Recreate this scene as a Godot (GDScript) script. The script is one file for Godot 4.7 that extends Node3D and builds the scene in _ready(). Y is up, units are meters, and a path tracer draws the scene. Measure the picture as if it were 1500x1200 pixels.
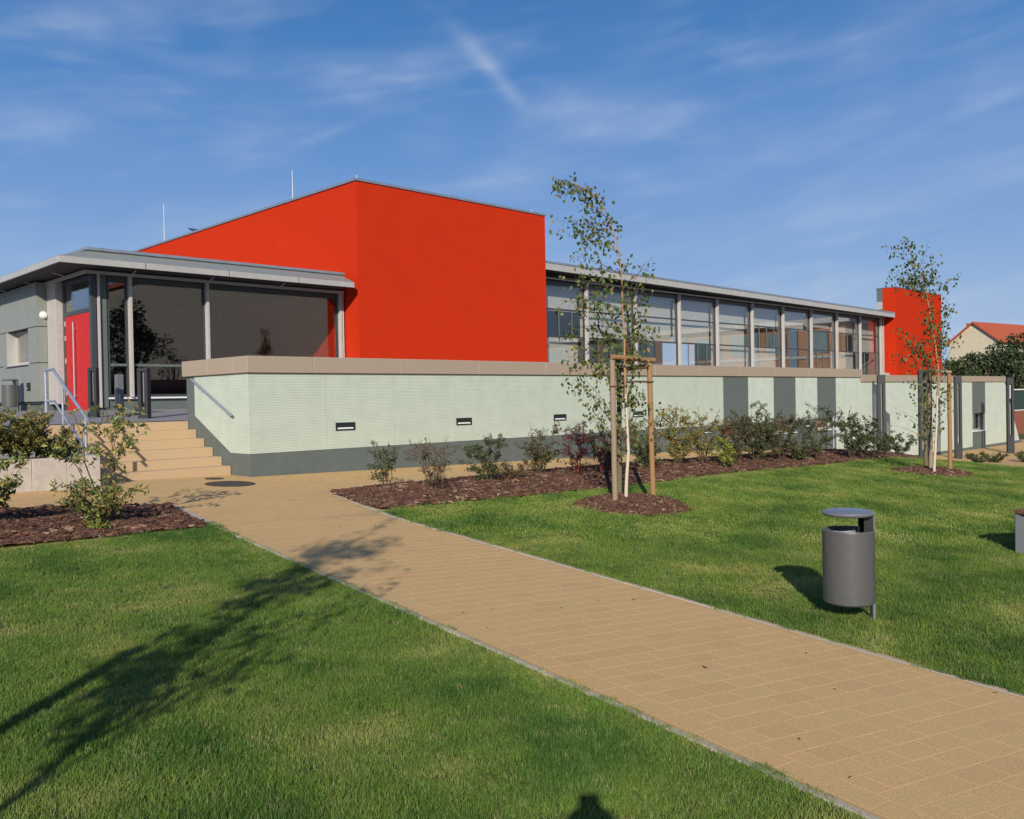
extends Node3D
# A red and grey sports hall above a terrace wall, a paved path, lawns and young trees, in low autumn sun.
# World axes: +X runs along the long front of the hall (away to the right), -Z runs away to the left.

const EYE := 1.256
const YAW := 44.4
const SUN_AZ := 48.8
const SUN_EL := 24.0

var rng := RandomNumberGenerator.new()
var M := {}
var names := {}

class MB:
	var v := PackedVector3Array()
	var n := PackedVector3Array()
	var c := PackedColorArray()
	var smooth := false
	var col = null
	func tri(a: Vector3, b: Vector3, d: Vector3, na: Vector3, nb: Vector3, nd: Vector3) -> void:
		# Front faces run clockwise: flip when the order does not agree with the normal.
		var cr := (b - a).cross(d - a)
		if cr.dot(na + nb + nd) > 0.0:
			v.append(a); v.append(d); v.append(b)
			n.append(na); n.append(nd); n.append(nb)
		else:
			v.append(a); v.append(b); v.append(d)
			n.append(na); n.append(nb); n.append(nd)
		if col != null:
			c.append(col); c.append(col); c.append(col)
	func quad(a: Vector3, b: Vector3, d: Vector3, e: Vector3, out: Vector3) -> void:
		var nn := (b - a).cross(e - a)
		if nn.length_squared() < 1e-14:
			nn = (d - b).cross(e - b)
		nn = nn.normalized()
		if nn.dot(out) < 0.0:
			nn = -nn
		tri(a, b, d, nn, nn, nn)
		tri(a, d, e, nn, nn, nn)
	func box(lo: Vector3, hi: Vector3, tf := Transform3D()) -> void:
		var p := []
		for k in 8:
			p.append(tf * Vector3(hi.x if k & 1 else lo.x, hi.y if k & 2 else lo.y, hi.z if k & 4 else lo.z))
		var b := tf.basis
		quad(p[0], p[2], p[6], p[4], -b.x)
		quad(p[1], p[3], p[7], p[5], b.x)
		quad(p[0], p[1], p[5], p[4], -b.y)
		quad(p[2], p[3], p[7], p[6], b.y)
		quad(p[0], p[1], p[3], p[2], -b.z)
		quad(p[4], p[5], p[7], p[6], b.z)
	# A box whose twelve edges are cut by ch.
	func cbox(lo: Vector3, hi: Vector3, ch: float, tf := Transform3D()) -> void:
		var ce := (lo + hi) / 2.0
		var h := (hi - lo) / 2.0
		var b := tf.basis
		var f := []
		for ax in 3:
			for s in [-1.0, 1.0]:
				var pts := []
				var a1 := (ax + 1) % 3
				var a2 := (ax + 2) % 3
				for q in [[-1, -1], [1, -1], [1, 1], [-1, 1]]:
					var pt := Vector3()
					pt[ax] = s * h[ax]
					pt[a1] = q[0] * (h[a1] - ch)
					pt[a2] = q[1] * (h[a2] - ch)
					pts.append(tf * (ce + pt))
				var o := Vector3()
				o[ax] = s
				quad(pts[0], pts[1], pts[2], pts[3], b * o)
		for ax in 3:
			var a1 := (ax + 1) % 3
			var a2 := (ax + 2) % 3
			for q in [[-1, -1], [1, -1], [1, 1], [-1, 1]]:
				var pts := []
				for w in [[-1, 0], [1, 0], [1, 1], [-1, 1]]:
					var pt := Vector3()
					pt[ax] = w[0] * (h[ax] - ch)
					pt[a1] = q[0] * (h[a1] - (ch if w[1] == 1 else 0.0))
					pt[a2] = q[1] * (h[a2] - (0.0 if w[1] == 1 else ch))
					pts.append(tf * (ce + pt))
				var o := Vector3()
				o[a1] = q[0]
				o[a2] = q[1]
				quad(pts[0], pts[1], pts[2], pts[3], b * o)
	# A slab with its top edges cut: for pavers and kerb stones.
	func slab(lo: Vector3, hi: Vector3, ch: float, tf := Transform3D()) -> void:
		var t := []
		var u := []
		var d := []
		for q in [[lo.x, lo.z, 1, 1], [hi.x, lo.z, -1, 1], [hi.x, hi.z, -1, -1], [lo.x, hi.z, 1, -1]]:
			t.append(tf * Vector3(q[0] + q[2] * ch, hi.y, q[1] + q[3] * ch))
			u.append(tf * Vector3(q[0], hi.y - ch, q[1]))
			d.append(tf * Vector3(q[0], lo.y, q[1]))
		var b := tf.basis
		quad(t[0], t[1], t[2], t[3], b.y)
		var outs := [-b.z, b.x, b.z, -b.x]
		for k in 4:
			var m := (k + 1) % 4
			quad(t[k], t[m], u[m], u[k], outs[k] + b.y)
			quad(u[k], u[m], d[m], d[k], outs[k])
	func tube(pts: Array, rad: Array, sides := 8, caps := true) -> void:
		smooth = true
		var rings := []
		var up := Vector3.UP
		var last := Vector3.ZERO
		for i in pts.size():
			var dir: Vector3 = (pts[min(i + 1, pts.size() - 1)] - pts[max(i - 1, 0)])
			dir = dir.normalized()
			if i == 0:
				last = dir.cross(Vector3(0.31, 0.2, 0.93) if absf(dir.y) > 0.7 else Vector3.UP).normalized()
			var x := (last - dir * last.dot(dir)).normalized()
			last = x
			var y := dir.cross(x)
			var ring := []
			for k in sides:
				var a := TAU * k / sides
				ring.append(x * cos(a) + y * sin(a))
			rings.append(ring)
		for i in pts.size() - 1:
			for k in sides:
				var m := (k + 1) % sides
				var a: Vector3 = pts[i] + rings[i][k] * rad[i]
				var b: Vector3 = pts[i] + rings[i][m] * rad[i]
				var d: Vector3 = pts[i + 1] + rings[i + 1][m] * rad[i + 1]
				var e: Vector3 = pts[i + 1] + rings[i + 1][k] * rad[i + 1]
				tri(a, b, d, rings[i][k], rings[i][m], rings[i + 1][m])
				tri(a, d, e, rings[i][k], rings[i + 1][m], rings[i + 1][k])
		if caps:
			for w in [0, pts.size() - 1]:
				var o: Vector3 = ((pts[1] - pts[0]) * -1.0 if w == 0 else pts[w] - pts[w - 1]).normalized()
				for k in sides:
					var m := (k + 1) % sides
					tri(pts[w], pts[w] + rings[w][k] * rad[w], pts[w] + rings[w][m] * rad[w], o, o, o)
	# A turned shape round a vertical axis: profile of Vector2(radius, height).
	func lathe(at: Vector3, prof: Array, sides := 32) -> void:
		smooth = true
		for i in prof.size() - 1:
			var p: Vector2 = prof[i]
			var q: Vector2 = prof[i + 1]
			var dn := Vector2(q.y - p.y, p.x - q.x).normalized()
			for k in sides:
				var a := TAU * k / sides
				var b := TAU * (k + 1) / sides
				var ra := Vector3(cos(a), 0, sin(a))
				var rb := Vector3(cos(b), 0, sin(b))
				var na := ra * dn.x + Vector3.UP * dn.y
				var nb := rb * dn.x + Vector3.UP * dn.y
				var p0 := at + ra * p.x + Vector3.UP * p.y
				var p1 := at + rb * p.x + Vector3.UP * p.y
				var q0 := at + ra * q.x + Vector3.UP * q.y
				var q1 := at + rb * q.x + Vector3.UP * q.y
				if p.x > 1e-5:
					tri(p0, p1, q1, na, nb, nb)
				if q.x > 1e-5:
					tri(p0, q1, q0, na, nb, na)
	# A leaf: two faces folded along the midrib.
	func leaf(at: Vector3, along: Vector3, side: Vector3, ln: float, wd: float, colour: Color) -> void:
		var nn := along.cross(side).normalized()
		var tip := at + along * ln
		var l := at + along * ln * 0.42 + side * wd * 0.5 + nn * wd * 0.14
		var r := at + along * ln * 0.42 - side * wd * 0.5 + nn * wd * 0.14
		v.append(at); v.append(l); v.append(tip)
		v.append(at); v.append(tip); v.append(r)
		for k in 6:
			c.append(colour)
	# A flat polygon (clockwise or not) pushed back by depth: pts in order, out = its front normal.
	func plate(pts: Array, out: Vector3, depth: float) -> void:
		var x: Vector3 = (pts[1] - pts[0]).normalized()
		var y := out.cross(x).normalized()
		var flat := PackedVector2Array()
		for p in pts:
			flat.append(Vector2(p.dot(x), p.dot(y)))
		var ix := Geometry2D.triangulate_polygon(flat)
		for k in range(0, ix.size(), 3):
			tri(pts[ix[k]], pts[ix[k + 1]], pts[ix[k + 2]], out, out, out)
			tri(pts[ix[k]] - out * depth, pts[ix[k + 1]] - out * depth, pts[ix[k + 2]] - out * depth, -out, -out, -out)
		var mid := Vector3()
		for p in pts:
			mid += p
		mid /= pts.size()
		for k in pts.size():
			var a: Vector3 = pts[k]
			var b: Vector3 = pts[(k + 1) % pts.size()]
			var o := (b - a).cross(out).normalized()
			var e := a + (b - a) * 0.5
			# outward side: test a point slightly along o
			var t2 := Vector2((e + o * 0.003).dot(x), (e + o * 0.003).dot(y))
			if Geometry2D.is_point_in_polygon(t2, flat):
				o = -o
			quad(a, b, b - out * depth, a - out * depth, o)
	func mesh(mat: Material) -> ArrayMesh:
		var arr := []
		arr.resize(Mesh.ARRAY_MAX)
		arr[Mesh.ARRAY_VERTEX] = v
		if n.size() == v.size():
			arr[Mesh.ARRAY_NORMAL] = n
		if c.size() == v.size():
			arr[Mesh.ARRAY_COLOR] = c
		var m := ArrayMesh.new()
		m.add_surface_from_arrays(Mesh.PRIMITIVE_TRIANGLES, arr)
		m.surface_set_material(0, mat)
		return m

# ---------------------------------------------------------------- naming helpers
func numbered(called: String) -> String:
	names[called] = names.get(called, -1) + 1
	return called if names[called] == 0 else "%s_%03d" % [called, names[called]]

func tag(o: Node, label := "", category := "", group := "", kind := "") -> Node:
	if label: o.set_meta("label", label)
	if category: o.set_meta("category", category)
	if group: o.set_meta("group", group)
	if kind: o.set_meta("kind", kind)
	return o

func thing(called: String, label: String, category: String, at := Vector3.ZERO, turn := 0.0, group := "") -> Node3D:
	var o := Node3D.new()
	o.name = numbered(called)
	add_child(o)
	o.position = at
	o.rotation.y = turn
	tag(o, label, category, group)
	return o

func setting(called: String) -> Node3D:
	var o := Node3D.new()
	o.name = numbered(called)
	add_child(o)
	tag(o, "", "", "", "structure")
	return o

func part(called: String, mb: MB, mat: Material, parent: Node, label := "") -> MeshInstance3D:
	return part_mesh(called, mb.mesh(mat), parent, label)

func part_mesh(called: String, mesh: Mesh, parent: Node, label := "") -> MeshInstance3D:
	var o := MeshInstance3D.new()
	o.mesh = mesh
	o.name = numbered(called) if parent == self else called
	parent.add_child(o, true)
	if label: o.set_meta("label", label)
	return o

func bx(called: String, lo: Vector3, hi: Vector3, mat: Material, parent: Node, ch := 0.0, label := "") -> MeshInstance3D:
	var mb := MB.new()
	if ch > 0.0: mb.cbox(lo, hi, ch)
	else: mb.box(lo, hi)
	return part(called, mb, mat, parent, label)

func V(x: float, y: float, z: float) -> Vector3:
	return Vector3(x, y, z)

func sm(a: float, b: float, t: float) -> float:
	t = clampf((t - a) / (b - a), 0.0, 1.0)
	return t * t * (3.0 - 2.0 * t)

# Height of the ground: it climbs towards the steps and falls away along the wall to the right.
func G(x: float, z: float) -> float:
	return -0.02 * (clampf(x, -60.0, 38.0) - 7.37) - 0.047 * (clampf(z, -13.9, 12.0) + 13.9) - 0.78 * sm(22.0, 36.0, x)

func path_l(z: float) -> float:
	return 3.59 - (z + 1.58) * 0.134
func path_r(z: float) -> float:
	return 5.75 - (z + 1.63) * 0.134 if z > -8.9 else 6.724 - (z + 8.9) * 0.25

# ---------------------------------------------------------------- materials
func lin(r: float, g: float, b: float) -> Color:
	return Color(r, g, b).linear_to_srgb()

var noise_cache := {}
# Grey pattern: coarse patches, fine grain and speckle; linear values from lo to 1.
func vtex(key: String, sd: int, size: int, freq: float, lo: float, speckle := 0.0, oct := 4) -> ImageTexture:
	if noise_cache.has(key): return noise_cache[key]
	var f := FastNoiseLite.new()
	f.seed = sd
	f.frequency = freq
	f.fractal_octaves = oct
	var im := f.get_seamless_image(size, size, false, false, 0.2)
	im.convert(Image.FORMAT_L8)
	var r := RandomNumberGenerator.new()
	r.seed = sd
	var data := im.get_data()
	var mn := 255
	var mx := 0
	for k in data.size():
		mn = mini(mn, data[k]); mx = maxi(mx, data[k])
	var out := PackedByteArray()
	out.resize(data.size())
	for k in data.size():
		var t := float(data[k] - mn) / float(maxi(1, mx - mn))
		var val := lo + (1.0 - lo) * t
		if speckle > 0.0: val *= 1.0 - speckle * r.randf()
		out[k] = int(clampf(pow(val, 1.0 / 2.2), 0.0, 1.0) * 255.0)
	var im2 := Image.create_from_data(size, size, false, Image.FORMAT_L8, out)
	im2.convert(Image.FORMAT_RGB8)
	var t2 := ImageTexture.create_from_image(im2)
	noise_cache[key] = t2
	return t2

func ntex(key: String, sd: int, size: int, freq: float, depth: float, oct := 4) -> ImageTexture:
	if noise_cache.has(key): return noise_cache[key]
	var f := FastNoiseLite.new()
	f.seed = sd
	f.frequency = freq
	f.fractal_octaves = oct
	var im := f.get_seamless_image(size, size, false, false, 0.2)
	im.convert(Image.FORMAT_RGBA8)
	im.bump_map_to_normal_map(depth)
	var t := ImageTexture.create_from_image(im)
	noise_cache[key] = t
	return t

func mat(col: Color, rough := 0.8, tex: Texture2D = null, metres := 1.0, nrm: Texture2D = null, nscale := 1.0) -> StandardMaterial3D:
	var m := StandardMaterial3D.new()
	m.albedo_color = col
	m.roughness = rough
	if tex or nrm:
		m.uv1_triplanar = true
		m.uv1_world_triplanar = true
		m.uv1_scale = Vector3.ONE / metres
		m.uv1_triplanar_sharpness = 8.0
	if tex: m.albedo_texture = tex
	if nrm:
		m.normal_enabled = true
		m.normal_texture = nrm
		m.normal_scale = nscale
	return m

func make_materials() -> void:
	var soft := vtex("soft", 3, 512, 0.012, 0.86, 0.03, 5)
	var vsoft := vtex("vsoft", 4, 512, 0.010, 0.94, 0.04, 6)
	var patch := vtex("patch", 5, 512, 0.008, 0.78, 0.06, 6)
	var grain := vtex("grain", 8, 512, 0.05, 0.66, 0.22, 4)
	var streak := vtex("streak", 13, 512, 0.03, 0.8, 0.05, 5)
	var nfine := ntex("nfine", 21, 512, 0.09, 2.5, 4)
	var ncoarse := ntex("ncoarse", 23, 512, 0.03, 3.0, 5)
	M.red = mat(lin(0.555, 0.034, 0.009), 1.0, vsoft, 5.0, nfine, 0.07)
	M.red.metallic_specular = 0.15
	M.red_door = mat(lin(0.58, 0.016, 0.010), 0.6, soft, 2.0)
	M.green = mat(lin(0.58, 0.645, 0.54), 0.62, soft, 3.0)
	M.grey = mat(lin(0.122, 0.146, 0.134), 0.7, soft, 2.0, nfine, 0.2)
	M.panel = mat(lin(0.265, 0.278, 0.250), 0.55, soft, 2.5)
	M.coping = mat(lin(0.49, 0.392, 0.292), 0.85, grain, 0.7, nfine, 0.5)
	M.alu = mat(lin(0.50, 0.48, 0.44), 0.45, soft, 2.0)
	M.alu.metallic = 0.15
	M.zinc = mat(lin(0.42, 0.45, 0.48), 0.35, patch, 1.5)
	M.zinc.metallic = 0.6
	M.galv = mat(lin(0.50, 0.54, 0.60), 0.38, patch, 0.3)
	M.galv.metallic = 0.55
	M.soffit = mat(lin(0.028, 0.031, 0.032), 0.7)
	M.black = mat(lin(0.012, 0.013, 0.014), 0.5)
	M.frame_dark = mat(lin(0.045, 0.052, 0.055), 0.45)
	M.mullion = mat(lin(0.50, 0.465, 0.425), 0.5, soft, 1.0)
	M.white = mat(lin(0.75, 0.75, 0.73), 0.5)
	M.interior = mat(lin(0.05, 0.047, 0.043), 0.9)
	M.hall_wall = mat(lin(0.72, 0.75, 0.70), 0.9, soft, 4.0)
	M.hall_floor = mat(lin(0.55, 0.46, 0.34), 0.5)
	M.blind = mat(lin(0.62, 0.63, 0.56), 0.9, soft, 1.5)
	M.terrace = mat(lin(0.36, 0.335, 0.345), 0.85, grain, 1.2, nfine, 0.4)
	M.paver = []
	for k in 5:
		var t: float = [1.0, 0.975, 1.015, 0.955, 0.99][k]
		var w: float = [1.0, 1.015, 0.985, 1.0, 1.03][k]
		M.paver.append(mat(lin(0.80 * t, 0.50 * t * w, 0.205 * t * w), 0.95, grain, 0.45, nfine, 0.08))
	M.sand = mat(lin(0.70, 0.435, 0.185), 0.95, grain, 0.3)
	M.step = mat(lin(0.69, 0.485, 0.28), 0.88, grain, 0.6, nfine, 0.5)
	M.kerb = mat(lin(0.62, 0.525, 0.40), 0.9, grain, 0.5, nfine, 0.15)
	M.planter = mat(lin(0.56, 0.49, 0.42), 0.85, patch, 0.8, nfine, 0.4)
	M.soil = mat(lin(0.07, 0.075, 0.022), 1.0, patch, 0.7)
	M.earth = mat(lin(0.07, 0.085, 0.03), 1.0, patch, 6.0)
	M.mulch = mat(lin(0.085, 0.038, 0.022), 1.0, grain, 0.25, ncoarse, 1.5)
	M.bin = mat(lin(0.098, 0.098, 0.095), 0.42, soft, 0.4)
	M.bin_lid = mat(lin(0.20, 0.21, 0.22), 0.22)
	M.bin_lid.metallic = 0.3
	M.anthracite = mat(lin(0.022, 0.025, 0.029), 0.5, soft, 0.6)
	M.post_grey = mat(lin(0.15, 0.155, 0.16), 0.55, soft, 0.6)
	M.stake_a = mat(lin(0.33, 0.245, 0.165), 0.9, streak, 0.35, ncoarse, 0.6)
	M.stake_b = mat(lin(0.36, 0.20, 0.085), 0.9, streak, 0.35, ncoarse, 0.6)
	M.stake_moss = mat(lin(0.17, 0.145, 0.075), 0.95, streak, 0.25, ncoarse, 0.8)
	M.strap = mat(lin(0.10, 0.055, 0.03), 0.9)
	M.birch = mat(lin(0.66, 0.55, 0.42), 0.85, streak, 0.12)
	M.birch_top = mat(lin(0.44, 0.24, 0.13), 0.85, streak, 0.12)
	M.twig = mat(lin(0.10, 0.065, 0.04), 0.9)
	M.twig_red = mat(lin(0.22, 0.035, 0.03), 0.8)
	M.bark = mat(lin(0.07, 0.055, 0.04), 0.95, patch, 0.5)
	M.manhole = mat(lin(0.09, 0.065, 0.045), 0.8, grain, 0.25, ncoarse, 0.8)
	M.cream = mat(lin(0.66, 0.56, 0.40), 0.9, soft, 4.0)
	M.rooftile = mat(lin(0.50, 0.10, 0.035), 0.85, streak, 1.0)
	M.salmon = mat(lin(0.80, 0.46, 0.28), 0.9, soft, 4.0)
	M.school_glass = mat(lin(0.34, 0.50, 0.54), 0.15)
	M.school_frame = mat(lin(0.30, 0.48, 0.66), 0.6)
	M.beige = mat(lin(0.44, 0.405, 0.36), 0.95, soft, 5.0)
	M.brick = mat(lin(0.30, 0.10, 0.06), 0.9, streak, 0.6)
	M.net = mat(lin(0.02, 0.05, 0.045), 0.9)
	M.bench_wood = mat(lin(0.20, 0.085, 0.045), 0.7, streak, 0.5)
	M.bench_stone = mat(lin(0.20, 0.215, 0.22), 0.8, grain, 0.5)
	M.curtain = mat(lin(0.50, 0.14, 0.05), 0.9)
	M.solar = mat(lin(0.01, 0.015, 0.035), 0.2)
	M.sign_red = mat(lin(0.5, 0.02, 0.015), 0.5)
	M.frosted = mat(lin(0.20, 0.21, 0.22), 0.5)
	M.skin = mat(lin(0.55, 0.33, 0.24), 0.6)
	M.cloth = mat(lin(0.05, 0.055, 0.08), 0.9)
	M.pane = StandardMaterial3D.new()
	M.pane.albedo_color = Color(0.02, 0.03, 0.03, 0.06)
	M.pane.transparency = BaseMaterial3D.TRANSPARENCY_ALPHA
	M.pane.roughness = 0.0
	M.leafy = StandardMaterial3D.new()
	M.leafy.vertex_color_use_as_albedo = true
	M.leafy.roughness = 0.55
	M.leafy.backlight_enabled = true
	M.leafy.backlight = Color(0.55, 0.55, 0.4)
	M.blade = StandardMaterial3D.new()
	M.blade.vertex_color_use_as_albedo = true
	M.blade.roughness = 0.6
	M.blade.backlight_enabled = true
	M.blade.backlight = Color(0.5, 0.5, 0.35)
	M.chip = StandardMaterial3D.new()
	M.chip.vertex_color_use_as_albedo = true
	M.chip.roughness = 0.9

# ---------------------------------------------------------------- camera, sky, sun
func make_camera() -> void:
	var th := deg_to_rad(YAW)
	var fwd0 := V(sin(th), 0, -cos(th))
	var right0 := V(cos(th), 0, sin(th))
	var pitch := atan(17.0 / 1305.0)
	var roll := deg_to_rad(1.03)
	var fwd := fwd0 * cos(pitch) - Vector3.UP * sin(pitch)
	var up1 := Vector3.UP * cos(pitch) + fwd0 * sin(pitch)
	var right := right0 * cos(roll) - up1 * sin(roll)
	var up := up1 * cos(roll) + right0 * sin(roll)
	var cam := Camera3D.new()
	cam.name = "camera"
	cam.transform = Transform3D(Basis(right, up, -fwd), V(0, EYE, 0))
	cam.fov = rad_to_deg(2.0 * atan(600.0 / 1305.0))
	cam.near = 0.05
	cam.far = 2000.0
	add_child(cam)
	cam.current = true

func sun_dir() -> Vector3:
	var a := deg_to_rad(SUN_AZ)
	var e := deg_to_rad(SUN_EL)
	return V(-sin(a) * cos(e), sin(e), cos(a) * cos(e))

func make_light() -> void:
	var sun := DirectionalLight3D.new()
	sun.name = "sun"
	sun.light_energy = 1.5
	sun.light_color = lin(1.0, 0.925, 0.81)
	sun.light_angular_distance = 0.53
	sun.shadow_enabled = true
	sun.look_at_from_position(Vector3.ZERO, -sun_dir(), Vector3.UP)
	add_child(sun)
	var env := Environment.new()
	env.background_mode = Environment.BG_SKY
	env.tonemap_mode = Environment.TONE_MAPPER_LINEAR
	env.tonemap_exposure = 1.0
	env.sdfgi_enabled = true
	env.ssao_enabled = true
	env.ssil_enabled = true
	var sky := Sky.new()
	var pm := PanoramaSkyMaterial.new()
	pm.panorama = make_sky()
	sky.sky_material = pm
	env.sky = sky
	var we := WorldEnvironment.new()
	we.name = "world_environment"
	we.environment = env
	add_child(we)

# Blue air that pales towards the horizon, thin cirrus, and a wider haze round the sun.
func make_sky() -> ImageTexture:
	var w := 3072
	var h := 1536
	var im := Image.create(w, h, false, Image.FORMAT_RGBH)
	im.fill(Color(0.20, 0.19, 0.15))
	var els := [0.0, 4.0, 8.0, 14.0, 20.0, 25.0, 40.0, 90.0]
	var cols := [V(0.415, 0.535, 0.715), V(0.325, 0.470, 0.705), V(0.245, 0.405, 0.680), V(0.148, 0.308, 0.625), V(0.082, 0.230, 0.540), V(0.056, 0.182, 0.462), V(0.040, 0.140, 0.38), V(0.028, 0.092, 0.275)]
	var n1 := FastNoiseLite.new()
	n1.seed = 4; n1.frequency = 0.030; n1.fractal_octaves = 5
	var n2 := FastNoiseLite.new()
	n2.seed = 11; n2.frequency = 0.055; n2.fractal_octaves = 4
	var sd := sun_dir()
	# wisps: [azimuth, elevation, azimuth, elevation, width, strength] in degrees, from the camera's heading
	var wisps := [[-6.0, 24.8, -2.2, 21.8, 0.45, 0.06], [-3.2, 22.8, -0.6, 19.8, 0.55, 0.16], [-1.2, 20.6, 1.0, 18.0, 0.45, 0.24],
		[1.0, 17.0, 9.5, 17.6, 1.6, 0.15], [7.0, 17.6, 15.5, 15.9, 1.1, 0.10], [3.5, 18.6, 10.0, 21.6, 0.9, 0.08], [-13.2, 15.4, -8.8, 17.2, 0.28, 0.13], [-19.0, 13.6, -12.5, 15.2, 0.6, 0.07],
		[23.0, 14.6, 30.8, 16.6, 0.4, 0.14], [20.0, 12.6, 30.0, 14.5, 1.7, 0.09], [-31.0, 17.0, -21.0, 14.6, 1.3, 0.09], [-31.0, 8.8, -18.0, 7.5, 1.7, 0.10], [-16.0, 11.5, -6.0, 12.6, 1.8, 0.06], [-24.0, 20.6, -15.0, 19.4, 0.4, 0.05]]
	var row_top := int(h * (0.5 - 75.0 / 180.0))
	for y in h / 2 + 1:
		var el := 90.0 - (y + 0.5) / h * 180.0
		var base := V(0, 0, 0)
		for k in els.size() - 1:
			if el <= els[k + 1] or k == els.size() - 2:
				var t := clampf((el - els[k]) / (els[k + 1] - els[k]), 0.0, 1.0)
				base = cols[k].lerp(cols[k + 1], t)
				break
		var ce := cos(deg_to_rad(el))
		var se := sin(deg_to_rad(el))
		for x in w:
			var az := (x + 0.5) / w * 360.0
			var rel := wrapf(az - YAW, -180.0, 180.0)
			var ar := deg_to_rad(az)
			var dir := V(sin(ar) * ce, se, -cos(ar) * ce)
			var c := base
			var cs := dir.dot(sd)
			if cs > 0.3:
				var g := pow((cs - 0.3) / 0.7, 8.0)
				c += V(0.30, 0.27, 0.22) * g
			if el < 70.0 and y >= row_top:
				var px := rel * ce
				# long soft streaks, slightly tilted
				var b0 := n2.get_noise_2d(px * 0.6 + 9.0, el * 0.8)
				var sx := px * 0.7 + el * 0.55 + 4.0 * b0
				var sy := el * 3.6 - px * 0.55 + 3.0 * b0
				var a := n1.get_noise_2d(sx * 1.6, sy * 1.6)
				var b := n2.get_noise_2d(px * 1.5 + 40.0, el * 2.6)
				var d := clampf(a * 0.75 + b * 0.5 + 0.10, 0.0, 1.0)
				d = d * d * 0.22 + d * 0.07 + 0.15 * maxf(0.0, n2.get_noise_2d(sx * 3.1, sy * 4.2) + 0.05) * maxf(0.0, 0.35 + b + 0.5 * n1.get_noise_2d(px * 0.9, el * 1.1)) + 0.05 * sm(-10.0, 25.0, rel) * (0.6 + a) * (1.0 - sm(30.0, 70.0, el))
				if absf(rel) < 36.0 and el < 30.0:
					for q in wisps:
						var p0 := Vector2(q[0], q[1])
						var p1 := Vector2(q[2], q[3])
						var pt := Vector2(px, el)
						var tt := clampf((pt - p0).dot(p1 - p0) / (p1 - p0).length_squared(), -0.25, 1.25)
						var ds: float = (pt - p0 - (p1 - p0) * tt).length() / q[4]
						if ds < 2.5:
							var fade := (1.0 - absf(tt - 0.5) / 0.75)
							d += q[5] * exp(-ds * ds) * maxf(fade, 0.0) * (0.85 + 0.9 * a + 0.5 * b)
				c = c.lerp(V(0.70, 0.76, 0.86), clampf(d, 0.0, 0.6))
			im.set_pixel(x, y, Color(c.x, c.y, c.z))
	return ImageTexture.create_from_image(im)

# ---------------------------------------------------------------- ground
# A four-cornered sheet that follows the ground at the given lift.
func sheet(a: Vector2, b: Vector2, c: Vector2, d: Vector2, nu: int, nv: int, lift: float, wob := 0.0) -> MB:
	var mb := MB.new()
	var f := FastNoiseLite.new()
	f.seed = 77
	f.frequency = 0.8
	var g := []
	for j in nv + 1:
		var row := []
		for i in nu + 1:
			var p := a.lerp(b, float(i) / nu).lerp(d.lerp(c, float(i) / nu), float(j) / nv)
			row.append(V(p.x, G(p.x, p.y) + lift + wob * f.get_noise_2d(p.x, p.y), p.y))
		g.append(row)
	for j in nv:
		for i in nu:
			mb.quad(g[j][i], g[j][i + 1], g[j + 1][i + 1], g[j + 1][i], Vector3.UP)
	return mb

func make_ground() -> void:
	var mb := MB.new()
	var xs := [-600.0, -200.0, -60.0, -30.0, -10.0, 0.0, 10.0, 20.0, 22.0, 24.0, 26.0, 28.0, 30.0, 32.0, 34.0, 36.0, 38.0, 50.0, 70.0, 120.0, 300.0, 900.0]
	var zs := [-900.0, -300.0, -100.0, -40.0, -13.9, -8.0, 0.0, 6.0, 12.0, 40.0, 120.0, 300.0, 600.0]
	for i in xs.size() - 1:
		for j in zs.size() - 1:
			mb.quad(V(xs[i], G(xs[i], zs[j]) - 0.10, zs[j]), V(xs[i + 1], G(xs[i + 1], zs[j]) - 0.10, zs[j]), V(xs[i + 1], G(xs[i + 1], zs[j + 1]) - 0.10, zs[j + 1]), V(xs[i], G(xs[i], zs[j + 1]) - 0.10, zs[j + 1]), Vector3.UP)
	tag(part("ground", mb, M.earth, self), "", "", "", "structure")
	tag(part("lawn", sheet(Vector2(-14, 9), Vector2(path_l(9), 9), Vector2(path_l(-9.62), -9.62), Vector2(-14, -10.2), 40, 50, -0.012), M.soil, self), "", "", "", "structure")
	tag(part("lawn", sheet(Vector2(path_r(9), 9), Vector2(64, 9), Vector2(64, -9.8), Vector2(path_r(-9.5), -9.5), 60, 40, -0.012), M.soil, self), "", "", "", "structure")

# ---------------------------------------------------------------- paving
func paver_clear(x: float, z: float) -> bool:
	# beds, planter, and everything that stands on the paved strip
	if z > -9.6 and (x < path_l(z) or x > path_r(z)): return false
	if in_left_bed(x, z, 0.10) or in_right_bed(x, z, 0.10): return false
	if z > -13.7 - 0.0 and z < -9.55: return x > -3.0 and x < 44.0
	if z <= -13.62 and x < 4.84: return false
	if z < -13.80 and x > 7.28: return false
	return z > -14.60

func in_left_bed(x: float, z: float, grow := 0.0) -> bool:
	if z > -9.6: return false
	var back := -11.36 - (4.88 - x) * 0.40 - grow
	return x < 4.57 + (-9.62 - z) * 0.180 + grow and z > maxf(back, -13.2) and x > -9.0

func in_right_bed(x: float, z: float, grow := 0.0) -> bool:
	var front := bed_front(x)
	var back := bed_back(x) - grow
	return z < front and z > back and x > path_r(z) - grow and x < 27.0

func bed_front(x: float) -> float:
	return -9.5 - 0.03 * (x - 7.0) + 0.10 * sin(x * 0.7)
func bed_back(x: float) -> float:
	return -11.46 - 0.115 * minf(x - 7.4, 5.0) - 0.02 * maxf(x - 12.4, 0.0)

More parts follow.
